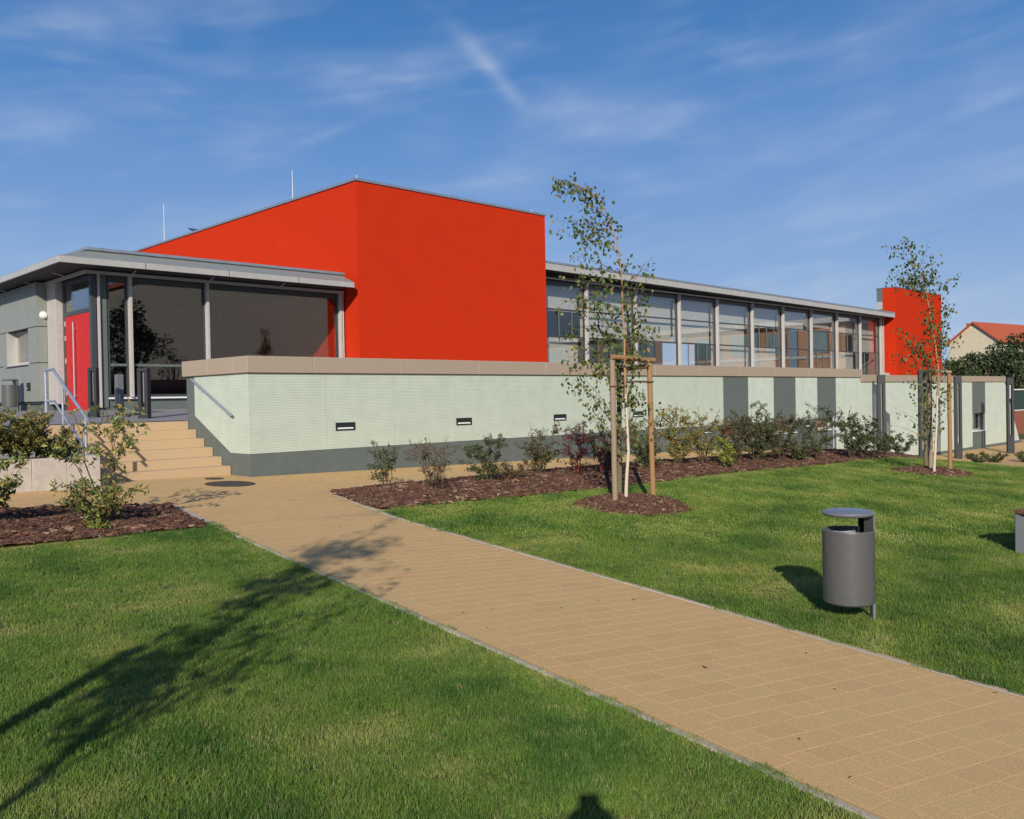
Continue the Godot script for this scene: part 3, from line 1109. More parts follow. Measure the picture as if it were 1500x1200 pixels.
	# roller blinds behind the glass, some added to brighten dark bays: [bay, bottom, top]
	for q in [[0, 4.37, 5.2], [0, 1.8, 3.39], [1, 3.42, 5.2], [2, 3.42, 5.2], [3, 3.42, 5.2], [4, 1.8, 5.2], [5, 4.37, 5.2], [6, 4.37, 5.2], [7, 4.6, 5.2], [5, 1.8, 3.39], [8, 4.37, 5.2], [8, 1.8, 3.39], [9, 3.42, 5.2]]:
		var bl := bx("blind", V(mx[q[0]] + 0.08, q[1], -21.70), V(mx[q[0] + 1] - 0.08, q[2], -21.688), M.blind, h)
		bx("bottom_bar", V(mx[q[0]] + 0.08, q[1] - 0.03, -21.712), V(mx[q[0] + 1] - 0.08, q[1] - 0.002, -21.676), M.alu, bl)
	var hall := MB.new()
	hall.box(V(21.91, 0.2, -36.6), V(50.46, 0.6, -21.52))
	part("floor", hall, M.hall_floor, h)
	bx("inner_wall", V(21.91, 0.6, -36.8), V(50.46, 5.5, -36.6), M.hall_wall, h)
	bx("ceiling", V(21.91, 5.42, -36.8), V(50.46, 5.46, -21.46), M.hall_wall, h)
	for k in 6:
		bx("roof_beam", V(23.5 + k * 4.6, 4.95, -36.6), V(23.72 + k * 4.6, 5.418, -21.9), M.hall_wall, h)
	# canopy over the windows: it drops a little towards the far end
	var yb := func(x): return 5.57 - (x - 21.94) / 28.4 * 0.20
	for k in 10:
		var xa := 21.905 + k * 2.844
		var xb := xa + 2.840
		var mb := MB.new()
		mb.plate([V(xa, yb.call(xa), ZR), V(xb, yb.call(xb), ZR), V(xb, yb.call(xb) + 0.225, ZR), V(xa, yb.call(xa) + 0.225, ZR)], V(0, 0, 1), 0.05)
		part("fascia", mb, M.alu, h)
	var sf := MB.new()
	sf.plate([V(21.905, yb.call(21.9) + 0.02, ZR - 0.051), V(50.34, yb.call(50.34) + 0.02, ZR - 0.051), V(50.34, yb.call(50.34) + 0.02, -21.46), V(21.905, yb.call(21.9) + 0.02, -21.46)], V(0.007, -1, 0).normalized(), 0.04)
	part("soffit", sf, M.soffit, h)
	bx("lintel", V(21.91, 5.34, -21.46), V(50.46, 5.62, -21.38), M.black, h)
	bx("blind_rail", V(21.91, 5.37, -21.22), V(50.30, 5.42, -21.16), M.mullion, h)
	var cr := MB.new()
	var steps := 568
	for k in steps:
		var xa := 21.905 + 28.43 * k / steps
		var xb := 21.905 + 28.43 * (k + 1) / steps
		var la: float = yb.call(xa) + (0.30 if (k % 4) in [1, 2] else 0.262)
		var lb: float = yb.call(xb) + (0.30 if ((k + 1) % 4) in [1, 2] else 0.262)
		cr.quad(V(xa, la, ZR + 0.02), V(xb, lb, ZR + 0.02), V(xb, lb + 0.1, -24.0), V(xa, la + 0.1, -24.0), Vector3.UP)
		cr.quad(V(xa, la, ZR + 0.02), V(xb, lb, ZR + 0.02), V(xb, yb.call(xb) + 0.228, ZR + 0.02), V(xa, yb.call(xa) + 0.228, ZR + 0.02), V(0, 0, 1))
	part("roof_sheet", cr, M.zinc, h)
	bx("roof", V(21.95, 5.62, -36.8), V(50.4, 5.66, -24.0), M.zinc, h)
	# --- small red block at the far end
	var rr := bx("red_block", V(50.48, 0.4, -21.36), V(57.28, 7.08, ZR), M.red, h, 0.0, "smaller red rendered block at the far end")
	bx("roof_edge", V(50.45, 7.081, -21.72), V(57.31, 7.13, ZR + 0.03), M.zinc, rr)
	bx("grey_block", V(50.48, 0.4, -34.0), V(57.2, 5.6, -21.365), M.panel, h)
	bx("grey_block", V(50.49, 6.35, -21.70), V(57.2, 7.08, -21.365), M.grey, h)
	bx("roof_box", V(50.49, 5.9, -21.72), V(52.0, 6.345, -21.365), M.alu, h)
	for k in 2:
		var mb := MB.new()
		mb.plate([V(46.8 + k * 1.9, 6.15, -25.0), V(48.5 + k * 1.9, 6.15, -25.0), V(48.5 + k * 1.9, 6.55, -26.4), V(46.8 + k * 1.9, 6.55, -26.4)], V(0, 0.96, 0.28).normalized(), 0.06)
		part("solar_panel", mb, M.solar, h)
	settle(h, V(14.31, 0.6, ZR))

# ---------------------------------------------------------------- terrace, wall, steps
func ribbed(x0: float, x1: float, y0: float, y1: float, z: float) -> MB:
	var mb := MB.new()
	var n := int(round((y1 - y0) / 0.028))
	var p := (y1 - y0) / n
	for k in n:
		var a := y0 + k * p
		# a flat lath and a shallow groove
		mb.quad(V(x0, a, z), V(x1, a, z), V(x1, a + p * 0.66, z + 0.001), V(x0, a + p * 0.66, z + 0.001), V(0, 0, 1))
		mb.quad(V(x0, a + p * 0.66, z + 0.001), V(x1, a + p * 0.66, z + 0.001), V(x1, a + p * 0.80, z - 0.006), V(x0, a + p * 0.80, z - 0.006), V(0, 0.5, 1))
		mb.quad(V(x0, a + p * 0.80, z - 0.006), V(x1, a + p * 0.80, z - 0.006), V(x1, a + p, z), V(x0, a + p, z), V(0, -0.5, 1))
	mb.quad(V(x0, y0, z), V(x0, y1, z), V(x0, y1, z - 0.02), V(x0, y0, z - 0.02), V(-1, 0, 0))
	mb.quad(V(x1, y0, z), V(x1, y1, z), V(x1, y1, z - 0.02), V(x1, y0, z - 0.02), V(1, 0, 0))
	mb.quad(V(x0, y0, z), V(x1, y0, z), V(x1, y0, z - 0.02), V(x0, y0, z - 0.02), V(0, -1, 0))
	return mb

func make_terrace() -> void:
	var w := thing("terrace_wall", "long pale green ribbed terrace wall with tan coping and grey base", "wall")
	var zf := -13.89
	var xw := 7.37
	# core, set back 24 mm behind the cladding
	var core := MB.new()
	for q in [[7.395, 22.02, -2.2], [23.36, 24.84, -2.2], [26.20, 27.66, -2.2], [28.98, 30.86, -2.2]]:
		core.box(V(q[0], q[2], zf - 0.40), V(q[1], 1.757, zf - 0.022))
	for q in [[22.02, 23.36], [24.84, 26.20], [27.66, 28.98]]:
		core.box(V(q[0], 0.40, zf - 0.40), V(q[1], 1.757, zf - 0.022))
		core.box(V(q[0], -2.2, zf - 0.40), V(q[1], 0.0, zf - 0.022))
	core.box(V(30.86, -2.4, zf - 0.40), V(42.08, 1.595, zf - 0.022))
	core.box(V(43.75, -2.4, zf - 0.40), V(46.4, 1.595, zf - 0.022))
	core.box(V(42.08, 0.21, zf - 0.40), V(43.75, 1.595, zf - 0.022))
	core.box(V(42.08, -2.4, zf - 0.40), V(43.75, -0.60, zf - 0.022))
	core.box(V(7.395, -1.0, -16.28), V(7.79, 1.757, zf - 0.40))
	part("core", core, M.grey, w)
	# ribbed panels
	var jx := [7.37, 8.88, 10.41, 11.94, 13.46, 14.98, 16.50, 18.02, 19.54, 20.80, 22.02]
	for k in 10:
		part("ribbed_panel", ribbed(jx[k] + (0.003 if k > 0 else 0.0), jx[k + 1] - 0.003, 0.385, 1.757, zf), M.green, w)
	for q in [[23.36, 24.84, 0.385, 1.757], [26.20, 27.66, 0.385, 1.757], [28.98, 30.85, -1.25, 1.757], [30.86, 34.3, -1.27, 1.595], [34.31, 38.2, -1.27, 1.595], [38.21, 42.08, -1.27, 1.595], [43.75, 45.0, -1.27, 1.595]]:
		bx("smooth_panel", V(q[0] + 0.003, q[2], zf - 0.02), V(q[1] - 0.003, q[3], zf), M.green, w)
	var ep := MB.new()
	ep.plate([V(45.006, -1.27, zf), V(48.6, -1.27, zf), V(46.5, 1.595, zf), V(45.006, 1.595, zf)], V(0, 0, 1), 0.02)
	part("smooth_panel", ep, M.green, w)
	var ee := MB.new()
	ee.plate([V(46.35, -2.4, zf - 0.021), V(49.4, -2.4, zf - 0.021), V(46.53, 1.595, zf - 0.021), V(46.35, 1.595, zf - 0.021)], V(0, 0, 1), 0.5)
	part("buttress", ee, M.coping, w)
	# grey base and grey strips
	for q in [[7.37, 22.02], [23.36, 24.84], [26.20, 27.66]]:
		bx("base_panel", V(q[0], -1.2, zf - 0.02), V(q[1], 0.381, zf - 0.003), M.grey, w)
	for q in [[22.02, 23.36], [24.84, 26.20], [27.66, 28.98]]:
		bx("grey_strip", V(q[0] + 0.003, 0.40, zf - 0.02), V(q[1] - 0.003, 1.757, zf + 0.004), M.grey, w)
		bx("base_panel", V(q[0], -1.6, zf - 0.02), V(q[1], -0.02, zf - 0.003), M.grey, w)
		cellar_window(w, q[0], q[1], 0.0, 0.40, zf)
	bx("grey_strip", V(42.083, 0.21, zf - 0.02), V(43.747, 1.595, zf + 0.004), M.grey, w)
	bx("grey_strip", V(42.083, -1.27, zf - 0.02), V(43.747, -0.60, zf + 0.004), M.grey, w)
	cellar_window(w, 42.08, 43.75, -0.60, 0.21, zf)
	bx("base_panel", V(28.98, -1.8, zf - 0.02), V(48.9, -1.274, zf - 0.003), M.grey, w)
	# side of the wall beside the steps
	var side := MB.new()
	var zl := func(y): return -15.95 if y > 1.02 else lerpf(-14.58, -15.93, (y - 0.385) / 0.635)
	for k in 49:
		var ya := 0.385 + 0.028 * k
		var za: float = zl.call(ya)
		for q in [[0.0, 0.66, 0.0, -0.001], [0.66, 0.80, -0.001, 0.006], [0.80, 1.0, 0.006, 0.0]]:
			var y0: float = ya + 0.028 * q[0]
			var y1: float = ya + 0.028 * q[1]
			side.quad(V(xw + q[2], y0, zl.call(y0)), V(xw + q[3], y1, zl.call(y1)), V(xw + q[3], y1, zf), V(xw + q[2], y0, zf), V(-1, 0, 0))
	part("side_panel", side, M.green, w)
	var gb := MB.new()
	gb.plate([V(xw + 0.004, 1.757, -16.28), V(xw + 0.004, -0.6, -16.28), V(xw + 0.004, -0.6, zf - 0.004), V(xw + 0.004, 0.383, zf - 0.004), V(xw + 0.004, 0.383, -14.585), V(xw + 0.004, 1.02, -15.94), V(xw + 0.004, 1.757, -15.955)], V(-1, 0, 0), 0.02)
	part("side_border", gb, M.grey, w)
	# coping stones
	var cx := [7.32, 8.61, 10.53, 12.6, 14.65, 16.7, 18.75, 20.8, 22.85, 24.9, 26.95, 29.0, 30.88]
	for k in 12:
		bx("coping_stone", V(cx[k] + 0.003, 1.762, zf - 0.42), V(cx[k + 1] - 0.003, 2.05, zf + 0.05), M.coping, w, 0.008)
	for q in [[-14.315, -15.3], [-15.306, -16.36]]:
		bx("coping_stone", V(7.32, 1.762, q[1]), V(7.82, 2.05, q[0]), M.coping, w, 0.008)
	var lx := [30.885, 33.0, 35.1, 37.2, 39.3, 41.4, 43.5, 45.1, 46.5]
	for k in 8:
		bx("coping_stone", V(lx[k] + 0.003, 1.60, zf - 0.42), V(lx[k + 1] - 0.003, 1.855, zf + 0.05), M.coping, w, 0.008)
	bx("coping_stone", V(33.2, 1.856, zf - 0.3), V(33.6, 1.94, zf - 0.1), M.mullion, w)
	# recessed wall lights
	for q in [[9.08, 0.715], [11.99, 0.715], [14.93, 0.715], [17.86, 0.715], [21.0, 0.16], [26.7, 0.14]]:
		var x: float = q[0]
		var y: float = q[1]
		var fr := MB.new()
		fr.box(V(x, y, zf + 0.001), V(x + 0.42, y + 0.022, zf + 0.016))
		fr.box(V(x, y + 0.122, zf + 0.001), V(x + 0.42, y + 0.144, zf + 0.016))
		fr.box(V(x, y + 0.022, zf + 0.001), V(x + 0.022, y + 0.122, zf + 0.016))
		fr.box(V(x + 0.398, y + 0.022, zf + 0.001), V(x + 0.42, y + 0.122, zf + 0.016))
		fr.box(V(x + 0.022, y + 0.022, zf + 0.001), V(x + 0.398, y + 0.122, zf + 0.0035))
		var l := part("wall_light", fr, M.anthracite, w)
		var lv := MB.new()
		lv.plate([V(x + 0.03, y + 0.026, zf + 0.014), V(x + 0.39, y + 0.026, zf + 0.014), V(x + 0.37, y + 0.052, zf + 0.007), V(x + 0.05, y + 0.052, zf + 0.007)], V(0, 0.2, 0.98).normalized(), 0.003)
		part("louvre", lv, M.white, l)
	# handrail fixed to the side of the wall
	var hr := MB.new()
	hr.tube([V(7.28, 1.70, -15.86), V(7.28, 1.64, -15.72), V(7.28, 1.05, -14.36)], [0.024, 0.024, 0.024], 12)
	var hm := part("handrail", hr, M.galv, w)
	for t in [0.12, 0.9]:
		var p := V(7.28, 1.64, -15.72).lerp(V(7.28, 1.05, -14.36), t)
		var mb := MB.new()
		mb.tube([p, p + V(0, -0.06, 0), p + V(0.10, -0.06, 0)], [0.008, 0.008, 0.008], 6)
		part("bracket", mb, M.galv, hm)
	settle(w, V(7.37, 0, zf))
	# terrace floor
	var tf := MB.new()
	var ty := func(z): return 0.925 + 0.04 * (-16.2 - z)
	tf.quad(V(-14, ty.call(-16.55), -16.55), V(7.4, ty.call(-16.55), -16.55), V(7.4, ty.call(-21.8), -21.8), V(-14, ty.call(-21.8), -21.8), Vector3.UP)
	tf.quad(V(-14, ty.call(-21.8), -21.8), V(7.7, ty.call(-21.8), -21.8), V(7.7, 1.15, -40.0), V(-14, 1.15, -40.0), Vector3.UP)
	tf.quad(V(7.4, ty.call(-16.29), -16.29), V(21.0, ty.call(-16.29), -16.29), V(21.0, ty.call(-21.8), -21.8), V(7.4, ty.call(-21.8), -21.8), Vector3.UP)
	tf.quad(V(7.7, ty.call(-14.2), -14.25), V(47.0, ty.call(-14.2), -14.25), V(47.0, ty.call(-16.29), -16.295), V(7.7, ty.call(-16.29), -16.295), Vector3.UP)
	tf.quad(V(21.0, 1.0, -16.3), V(50.5, 1.0, -16.3), V(50.5, 1.0, -21.5), V(21.0, 1.0, -21.5), Vector3.UP)
	tf.box(V(-14, -0.3, -16.5), V(4.6, 0.92, -15.85))
	tag(part("terrace", tf, M.terrace, self), "", "", "", "structure")
	# steps
	var st := thing("stone_steps", "flight of six tan stone steps beside the pale wall", "steps")
	var nz := [-14.57, -14.90, -15.24, -15.57, -15.89, -16.22, -16.56]
	for k in 6:
		bx("step", V(4.86, -0.3 if k == 0 else 0.155 * k - 0.02, nz[k + 1] - 0.02), V(7.366, 0.155 * (k + 1) - 0.002 * (k % 2), nz[k]), M.step, st, 0.008)
	settle(st, V(6.1, 0, -14.57))
	# planter of upright slabs left of the steps
	var pl := thing("raised_planter", "raised planter of upright pale concrete slabs left of the steps", "planter")
	for k in 14:
		var x1 := 4.86 - k * 0.466
		bx("slab", V(x1 - 0.462, -0.4, -13.80), V(x1, 0.515, -13.70), M.planter, pl, 0.006)
	for k in 5:
		var z0 := -13.81 - k * 0.42
		bx("slab", V(4.76, -0.4, z0 - 0.416), V(4.86, 0.515, z0), M.planter, pl, 0.006)
	bx("cap_block", V(4.42, 0.40, -15.05), V(4.755, 0.74, -14.80), M.planter, pl, 0.006)
	bx("soil", V(-1.6, -0.3, -15.84), V(4.755, 0.43, -13.81), M.mulch, pl)
	settle(pl, V(4.86, 0, -13.70))
	# railing left of the steps
	var ra := thing("stair_railing", "galvanised steel railing sloping down the left of the steps", "railing")
	for q in [[4.75, 0.80, 1.82, -15.73], [4.75, 0.40, 1.10, -13.95]]:
		var mb := MB.new()
		mb.tube([V(q[0], q[1], q[3]), V(q[0], q[2], q[3])], [0.024, 0.024], 10)
		part("post", mb, M.galv, ra)
	var r1 := MB.new()
	r1.tube([V(4.75, 1.84, -15.75), V(4.75, 1.845, -15.35), V(4.75, 1.80, -15.28), V(4.75, 1.08, -13.93), V(4.75, 0.98, -13.78)], [0.024, 0.024, 0.024, 0.024, 0.024], 10)
	part("top_rail", r1, M.galv, ra)
	var r2 := MB.new()
	r2.tube([V(4.75, 1.34, -15.74), V(4.75, 1.335, -15.33), V(4.75, 1.29, -15.26), V(4.75, 0.60, -13.96)], [0.020, 0.020, 0.020, 0.020], 10)
	part("middle_rail", r2, M.galv, ra)
	var pm := MB.new()
	pm.tube([V(4.75, 0.72, -14.93), V(4.75, 1.62, -14.93)], [0.02, 0.02], 10)
	part("post", pm, M.galv, ra)
	settle(ra, V(4.75, 0.4, -14.9))
	# railing and marker by the lower stair at the far end
	var rb := thing("cellar_railing", "grey steel railing sloping down in front of the pale wall", "railing")
	for q in [[27.55, -0.75, 0.46], [29.3, -0.95, -0.22]]:
		var mb := MB.new()
		mb.tube([V(q[0], q[1], -13.3), V(q[0], q[2], -13.3)], [0.03, 0.03], 8)
		part("post", mb, M.galv, rb)
	for dy in [0.0, -0.55]:
		var mb := MB.new()
		mb.tube([V(27.5, 0.47 + dy, -13.3), V(27.8, 0.47 + dy, -13.3), V(29.7, -0.40 + dy, -13.3)], [0.024, 0.024, 0.024], 8)
		part("rail", mb, M.galv, rb)
	settle(rb, V(27.55, -0.75, -13.3))
	var mk := thing("marker_post", "small red marker plate on a thin pale post by the wall", "marker")
	var mp := MB.new()
	mp.tube([V(28.8, -0.9, -13.2), V(28.8, 0.12, -13.2)], [0.02, 0.02], 8)
	part("post", mp, M.white, mk)
	bx("plate", V(28.73, 0.10, -13.185), V(28.89, 0.24, -13.165), M.sign_red, mk, 0.005)
	settle(mk, V(28.8, -0.9, -13.2))

func cellar_window(w: Node, x0: float, x1: float, y0: float, y1: float, zf: float) -> void:
	var fr := MB.new()
	var z := zf - 0.24
	fr.box(V(x0 + 0.01, y0 + 0.03, z - 0.05), V(x1 - 0.01, y0 + 0.08, z))
	fr.box(V(x0 + 0.01, y1 - 0.05, z - 0.05), V(x1 - 0.01, y1, z))
	fr.box(V(x0 + 0.01, y0 + 0.08, z - 0.05), V(x0 + 0.06, y1 - 0.05, z))
	fr.box(V(x1 - 0.06, y0 + 0.08, z - 0.05), V(x1 - 0.01, y1 - 0.05, z))
	var m := part("cellar_window", fr, M.mullion, w)
	pane(V(x0 + 0.061, y0 + 0.081, z - 0.02), V(x1 - 0.061, y1 - 0.051, z - 0.02), 2, m)
	bx("sill", V(x0 - 0.01, y0 - 0.015, zf - 0.24), V(x1 + 0.01, y0 + 0.022, zf + 0.035), M.white, m)
	bx("curtain", V(x0 + 0.02, y0, zf - 0.39), V(x1 - 0.02, y1 + 0.02, zf - 0.36), M.curtain if y0 > -0.3 else M.interior, m)

# ---------------------------------------------------------------- furniture
func make_bin(label: String, at: Vector3, turn: float) -> Node3D:
	var t := thing("litter_bin", label, "bin", at, turn, "round grey litter bins")
	# local +X is the side of the post
	var body := MB.new()
	var r := 0.192
	var prof := [Vector2(0.0, 0.125), Vector2(r - 0.012, 0.125), Vector2(r, 0.137), Vector2(r, 0.680), Vector2(r - 0.004, 0.690), Vector2(r - 0.012, 0.690), Vector2(r - 0.016, 0.680), Vector2(r - 0.016, 0.15), Vector2(0.0, 0.15)]
	body.lathe(V(0, 0, 0), prof, 48)
	var b := part("body", body, M.bin, t)
	var liner := MB.new()
	liner.lathe(V(0, 0, 0), [Vector2(r - 0.026, 0.16), Vector2(r - 0.026, 0.655), Vector2(r - 0.03, 0.655), Vector2(r - 0.03, 0.16), Vector2(0, 0.17)], 40)
	part("liner", liner, M.galv, b)
	var lid := MB.new()
	lid.lathe(V(0, 0, 0), [Vector2(0, 0.795), Vector2(0.17, 0.795), Vector2(0.188, 0.803), Vector2(0.196, 0.816), Vector2(0.190, 0.828), Vector2(0.165, 0.838), Vector2(0.09, 0.846), Vector2(0, 0.848)], 48)
	part("lid", lid, M.bin_lid, t)
	bx("post", V(0.172, -0.35, -0.030), V(0.196, 0.80, 0.030), M.post_grey, t, 0.003)
	var br := MB.new()
	br.box(V(0.10, 0.60, -0.06), V(0.171, 0.796, -0.052))
	br.box(V(0.10, 0.60, 0.052), V(0.171, 0.796, 0.06))
	br.box(V(0.155, 0.60, -0.052), V(0.171, 0.796, 0.052))
	part("bracket", br, M.black, t)
	return t

func make_pillar(label: String, at: Vector3, hgt: float, wid: float, slot_lo: float, slot_hi: float, called: String, category: String, group: String, lit_hi := 0.0) -> void:
	var t := thing(called, label, category, at, -deg_to_rad(52.0), group)
	var h := wid / 2.0
	for s in [-1.0, 1.0]:
		bx("side_plate", V(minf(s * h, s * h * 0.30), slot_lo, -h * 0.6), V(maxf(s * h, s * h * 0.30), slot_hi, h * 0.6), M.anthracite, t, 0.004)
	bx("foot", V(-h, -0.3, -h * 0.6), V(h, slot_lo - 0.001, h * 0.6), M.anthracite, t, 0.004)
	bx("head", V(-h, slot_hi + 0.001, -h * 0.6), V(h, hgt, h * 0.6), M.anthracite, t, 0.006)
	var mb := MB.new()
	mb.tube([V(0, slot_lo + (slot_hi - slot_lo) * (0.12 if lit_hi == 0.0 else 0.72), 0), V(0, slot_hi - 0.01, 0)], [wid * 0.09, wid * 0.09], 10)
	part("light_tube", mb, M.white if lit_hi > 0.0 else M.frosted, t)

func make_furniture() -> void:
	var yaw := atan2(0.70, 0.714)
	# the post stands to the right as the camera sees it
	make_bin("round dark grey litter bin with a lid, standing on the lawn", V(6.645, G(6.65, -3.10), -3.10), -deg_to_rad(44.4) + 0.0)
	make_bin("round dark grey litter bin in front of the grey panelled wall", V(6.74, 1.125, -25.1), -deg_to_rad(44.4))
	# bench at the right edge
	var be := thing("park_bench", "bench with brown wooden seat on a grey block at the right edge", "bench")
	var by := -0.58
	bx("support", V(10.86, by - 0.3, -3.28), V(11.26, by + 0.445, -2.78), M.bench_stone, be, 0.01)
	bx("support", V(12.5, by - 0.32, -2.63), V(12.9, by + 0.445, -2.13), M.bench_stone, be, 0.01)
	for k in 5:
		var mb := MB.new()
		var d := V(1.64, 0, 0.65).normalized()
		var s := V(-d.z, 0, d.x)
		var o := V(11.06, by + 0.446, -3.03) - d * 0.28 + s * (-0.26 + k * 0.106)
		mb.cbox(V(0, 0, 0), V(2.4, 0.045, 0.098), 0.005, Transform3D(Basis(d, Vector3.UP, d.cross(Vector3.UP)), o + s * 0.1))
		part("slat", mb, M.bench_wood, be)
	settle(be, V(11.0, by, -3.0))
	be.position += V(0.714, -0.03, 0.70) * 0.13
	# lamp pillars
	var grp := "tall dark lamp pillars along the far wall"
	make_pillar("dark slotted lamp pillar before the joint of the tan coping", V(31.5, -1.40, -13.42), 3.24, 0.26, 0.55, 2.92, "lamp_pillar", "lamp", grp)
	make_pillar("dark slotted lamp pillar half hidden by the staked tree", V(30.6, -1.28, -11.65), 3.22, 0.26, 0.55, 2.92, "lamp_pillar", "lamp", grp)
	make_pillar("dark slotted lamp pillar just right of the far staked tree", V(36.7, G(36.7, -12.64), -12.64), 3.22, 0.26, 0.6, 2.92, "lamp_pillar", "lamp", grp)
	make_pillar("dark slotted lamp pillar in front of the end of the wall", V(41.5, G(41.5, -12.2), -12.2), 3.22, 0.27, 0.78, 2.92, "lamp_pillar", "lamp", grp, 1.0)
	var g2 := "dark slotted bollard lights on the terrace"
	make_pillar("dark slotted bollard light on the terrace above the steps", V(7.12, 0.975, -17.64), 1.0, 0.215, 0.24, 0.93, "bollard_light", "bollard", g2)
	make_pillar("dark slotted bollard light on the terrace beside the red door", V(6.48, 1.01, -18.54), 1.0, 0.185, 0.24, 0.93, "bollard_light", "bollard", g2)
	var bo := thing("bollard", "plain grey square bollard between the slotted bollard lights", "bollard", V(7.24, 1.04, -19.23))
	bx("post", V(-0.07, -0.2, -0.07), V(0.07, 0.86, 0.07), M.post_grey, bo, 0.006)
	# manhole covers
	for q in [["large round manhole cover in the paving by the wall corner", 6.63, -13.15, 0.385], ["small round drain cover next to the large manhole cover", 6.74, -13.92, 0.155]]:
		var t := thing("manhole_cover", q[0], "manhole", V(q[1], G(q[1], q[2]), q[2]))
		t.basis = Basis(V(1, -0.02, 0).normalized(), V(0.02, 1, 0.047).normalized(), V(0, -0.047, 1).normalized())
		var mb := MB.new()
		mb.lathe(Vector3.ZERO, [Vector2(q[3], -0.05), Vector2(q[3], 0.004), Vector2(q[3] - 0.03, 0.005), Vector2(q[3] - 0.031, 0.002), Vector2(q[3] - 0.034, 0.002)], 40)
		part("ring", mb, M.manhole, t)
		var lid := MB.new()
		lid.lathe(Vector3.ZERO, [Vector2(q[3] - 0.036, -0.02), Vector2(q[3] - 0.036, 0.006), Vector2(0, 0.006)], 40)
		part("lid", lid, M.manhole, t)

# ---------------------------------------------------------------- plants
func pick(cols: Array) -> Color:
	var c: Vector3 = cols[rng.randi() % cols.size()]
	c *= rng.randf_range(0.75, 1.25)
	return Color(c.x, c.y, c.z)

func rnd3() -> Vector3:
	return V(rng.randf_range(-1, 1), rng.randf_range(-1, 1), rng.randf_range(-1, 1))

func hang_leaves(mb: MB, at: Vector3, n: int, ln: float, cols: Array, droop: float) -> void:
	for k in n:
		var p := at + rnd3() * ln * 1.1
		var al := (rnd3() + V(0, -droop, 0)).normalized()
		var sd := al.cross(rnd3()).normalized()
		mb.leaf(p, al, sd, ln * rng.randf_range(0.7, 1.2), ln * rng.randf_range(0.6, 0.8), pick(cols))

# Young birch. px: trunk and branch points as (sideways, up) in metres; side = direction of "sideways".
func birch(label: String, at: Vector3, side: Vector3, trunk: Array, r0: float, branches: Array, leaves: float, ln: float, cols: Array, sd: int, reach := []) -> Node3D:
	rng.seed = sd
	var t := thing("young_birch", label, "tree", at, 0.0, "young staked birch trees")
	var depth := side.cross(Vector3.UP).normalized()
	var pts := []
	var rad := []
	for k in trunk.size():
		pts.append(side * trunk[k].x + V(0, trunk[k].y, 0) + depth * 0.03 * sin(k * 1.7))
		rad.append(lerpf(r0, 0.005, pow(float(k) / (trunk.size() - 1), 0.62)))
	var low := pts.slice(0, trunk.size() * 3 / 10 + 1)
	var mb := MB.new()
	mb.tube(low, rad.slice(0, low.size()), 10)
	var tr := part("trunk", mb, M.birch, t)
	var mb2 := MB.new()
	mb2.tube(pts.slice(low.size() - 1), rad.slice(low.size() - 1), 8)
	part("stem", mb2, M.birch_top, t)
	var tw := MB.new()
	var fo := MB.new()
	for b in branches:
		# b: start height, end sideways, end up, leaf amount
		var y0: float = b[0]
		var k := 0
		while k < pts.size() - 2 and pts[k + 1].y < y0: k += 1
		var u := clampf((y0 - pts[k].y) / maxf(0.01, pts[k + 1].y - pts[k].y), 0.0, 1.0)
		var s: Vector3 = pts[k].lerp(pts[k + 1], u)
		var dz := rng.randf_range(-0.45, 0.45) * absf(b[1] - s.dot(side)) + rng.randf_range(-0.25, 0.25)
		if y0 < 2.3: dz = -absf(dz) - 0.06
		var e: Vector3 = side * b[1] + V(0, b[2], 0) + depth * dz
		var mid := s.lerp(e, 0.5) + V(0, 0.10 * (e - s).length(), 0) + rnd3() * 0.04
		var bp := []
		var br := []
		for q in 9:
			var w := q / 8.0
			bp.append(s.lerp(mid, w).lerp(mid.lerp(e, w), w) + rnd3() * 0.012)
			br.append(lerpf(0.0065, 0.0015, w))
		tw.tube(bp, br, 5, false)
		var len := (e - s).length()
		var n := int(b[3] * leaves * (6.0 + len * 16.0) * (0.55 if y0 < 1.5 else 1.0))
		for q in n:
			var w := rng.randf_range(0.18, 1.0)
			var f := w * 8.0
			var i := mini(7, int(f))
			var p: Vector3 = bp[i].lerp(bp[i + 1], f - i)
			var off := rnd3() * 0.11 + V(0, -0.07, 0)
			if rng.randf() < 0.5:
				tw.tube([p, p + off * 0.6 + V(0, 0.02, 0), p + off], [0.0015, 0.0012, 0.001], 3, false)
			hang_leaves(fo, p + off, 1 + rng.randi() % 3, ln, cols, 1.1)
	# low side branches that reach far out; points given in the world
	for e in reach:
		var tip: Vector3 = e - at
		var s := V(0, tip.y - 0.7, 0)
		var mid := s.lerp(tip, 0.5) + V(0, 0.25, 0)
		tw.tube([s, s.lerp(mid, 0.5) + V(0, 0.08, 0), mid, mid.lerp(tip, 0.6), tip], [0.011, 0.009, 0.006, 0.004, 0.002], 6, false)
		for q in 16:
			hang_leaves(fo, mid.lerp(tip, rng.randf()) + rnd3() * 0.05, 1, ln, cols, 1.0)
	# leaves close to the stem
	for k in int(leaves * 70.0):
		var w := rng.randf_range(0.36, 1.0)
		var f := w * (pts.size() - 1)
		var i := mini(pts.size() - 2, int(f))
		var p: Vector3 = pts[i].lerp(pts[i + 1], f - i)
		hang_leaves(fo, p + rnd3() * 0.10, 1 + rng.randi() % 2, ln, cols, 1.0)
	part("twigs", tw, M.twig, t)
	part("foliage", fo, M.leafy, t)
	return t

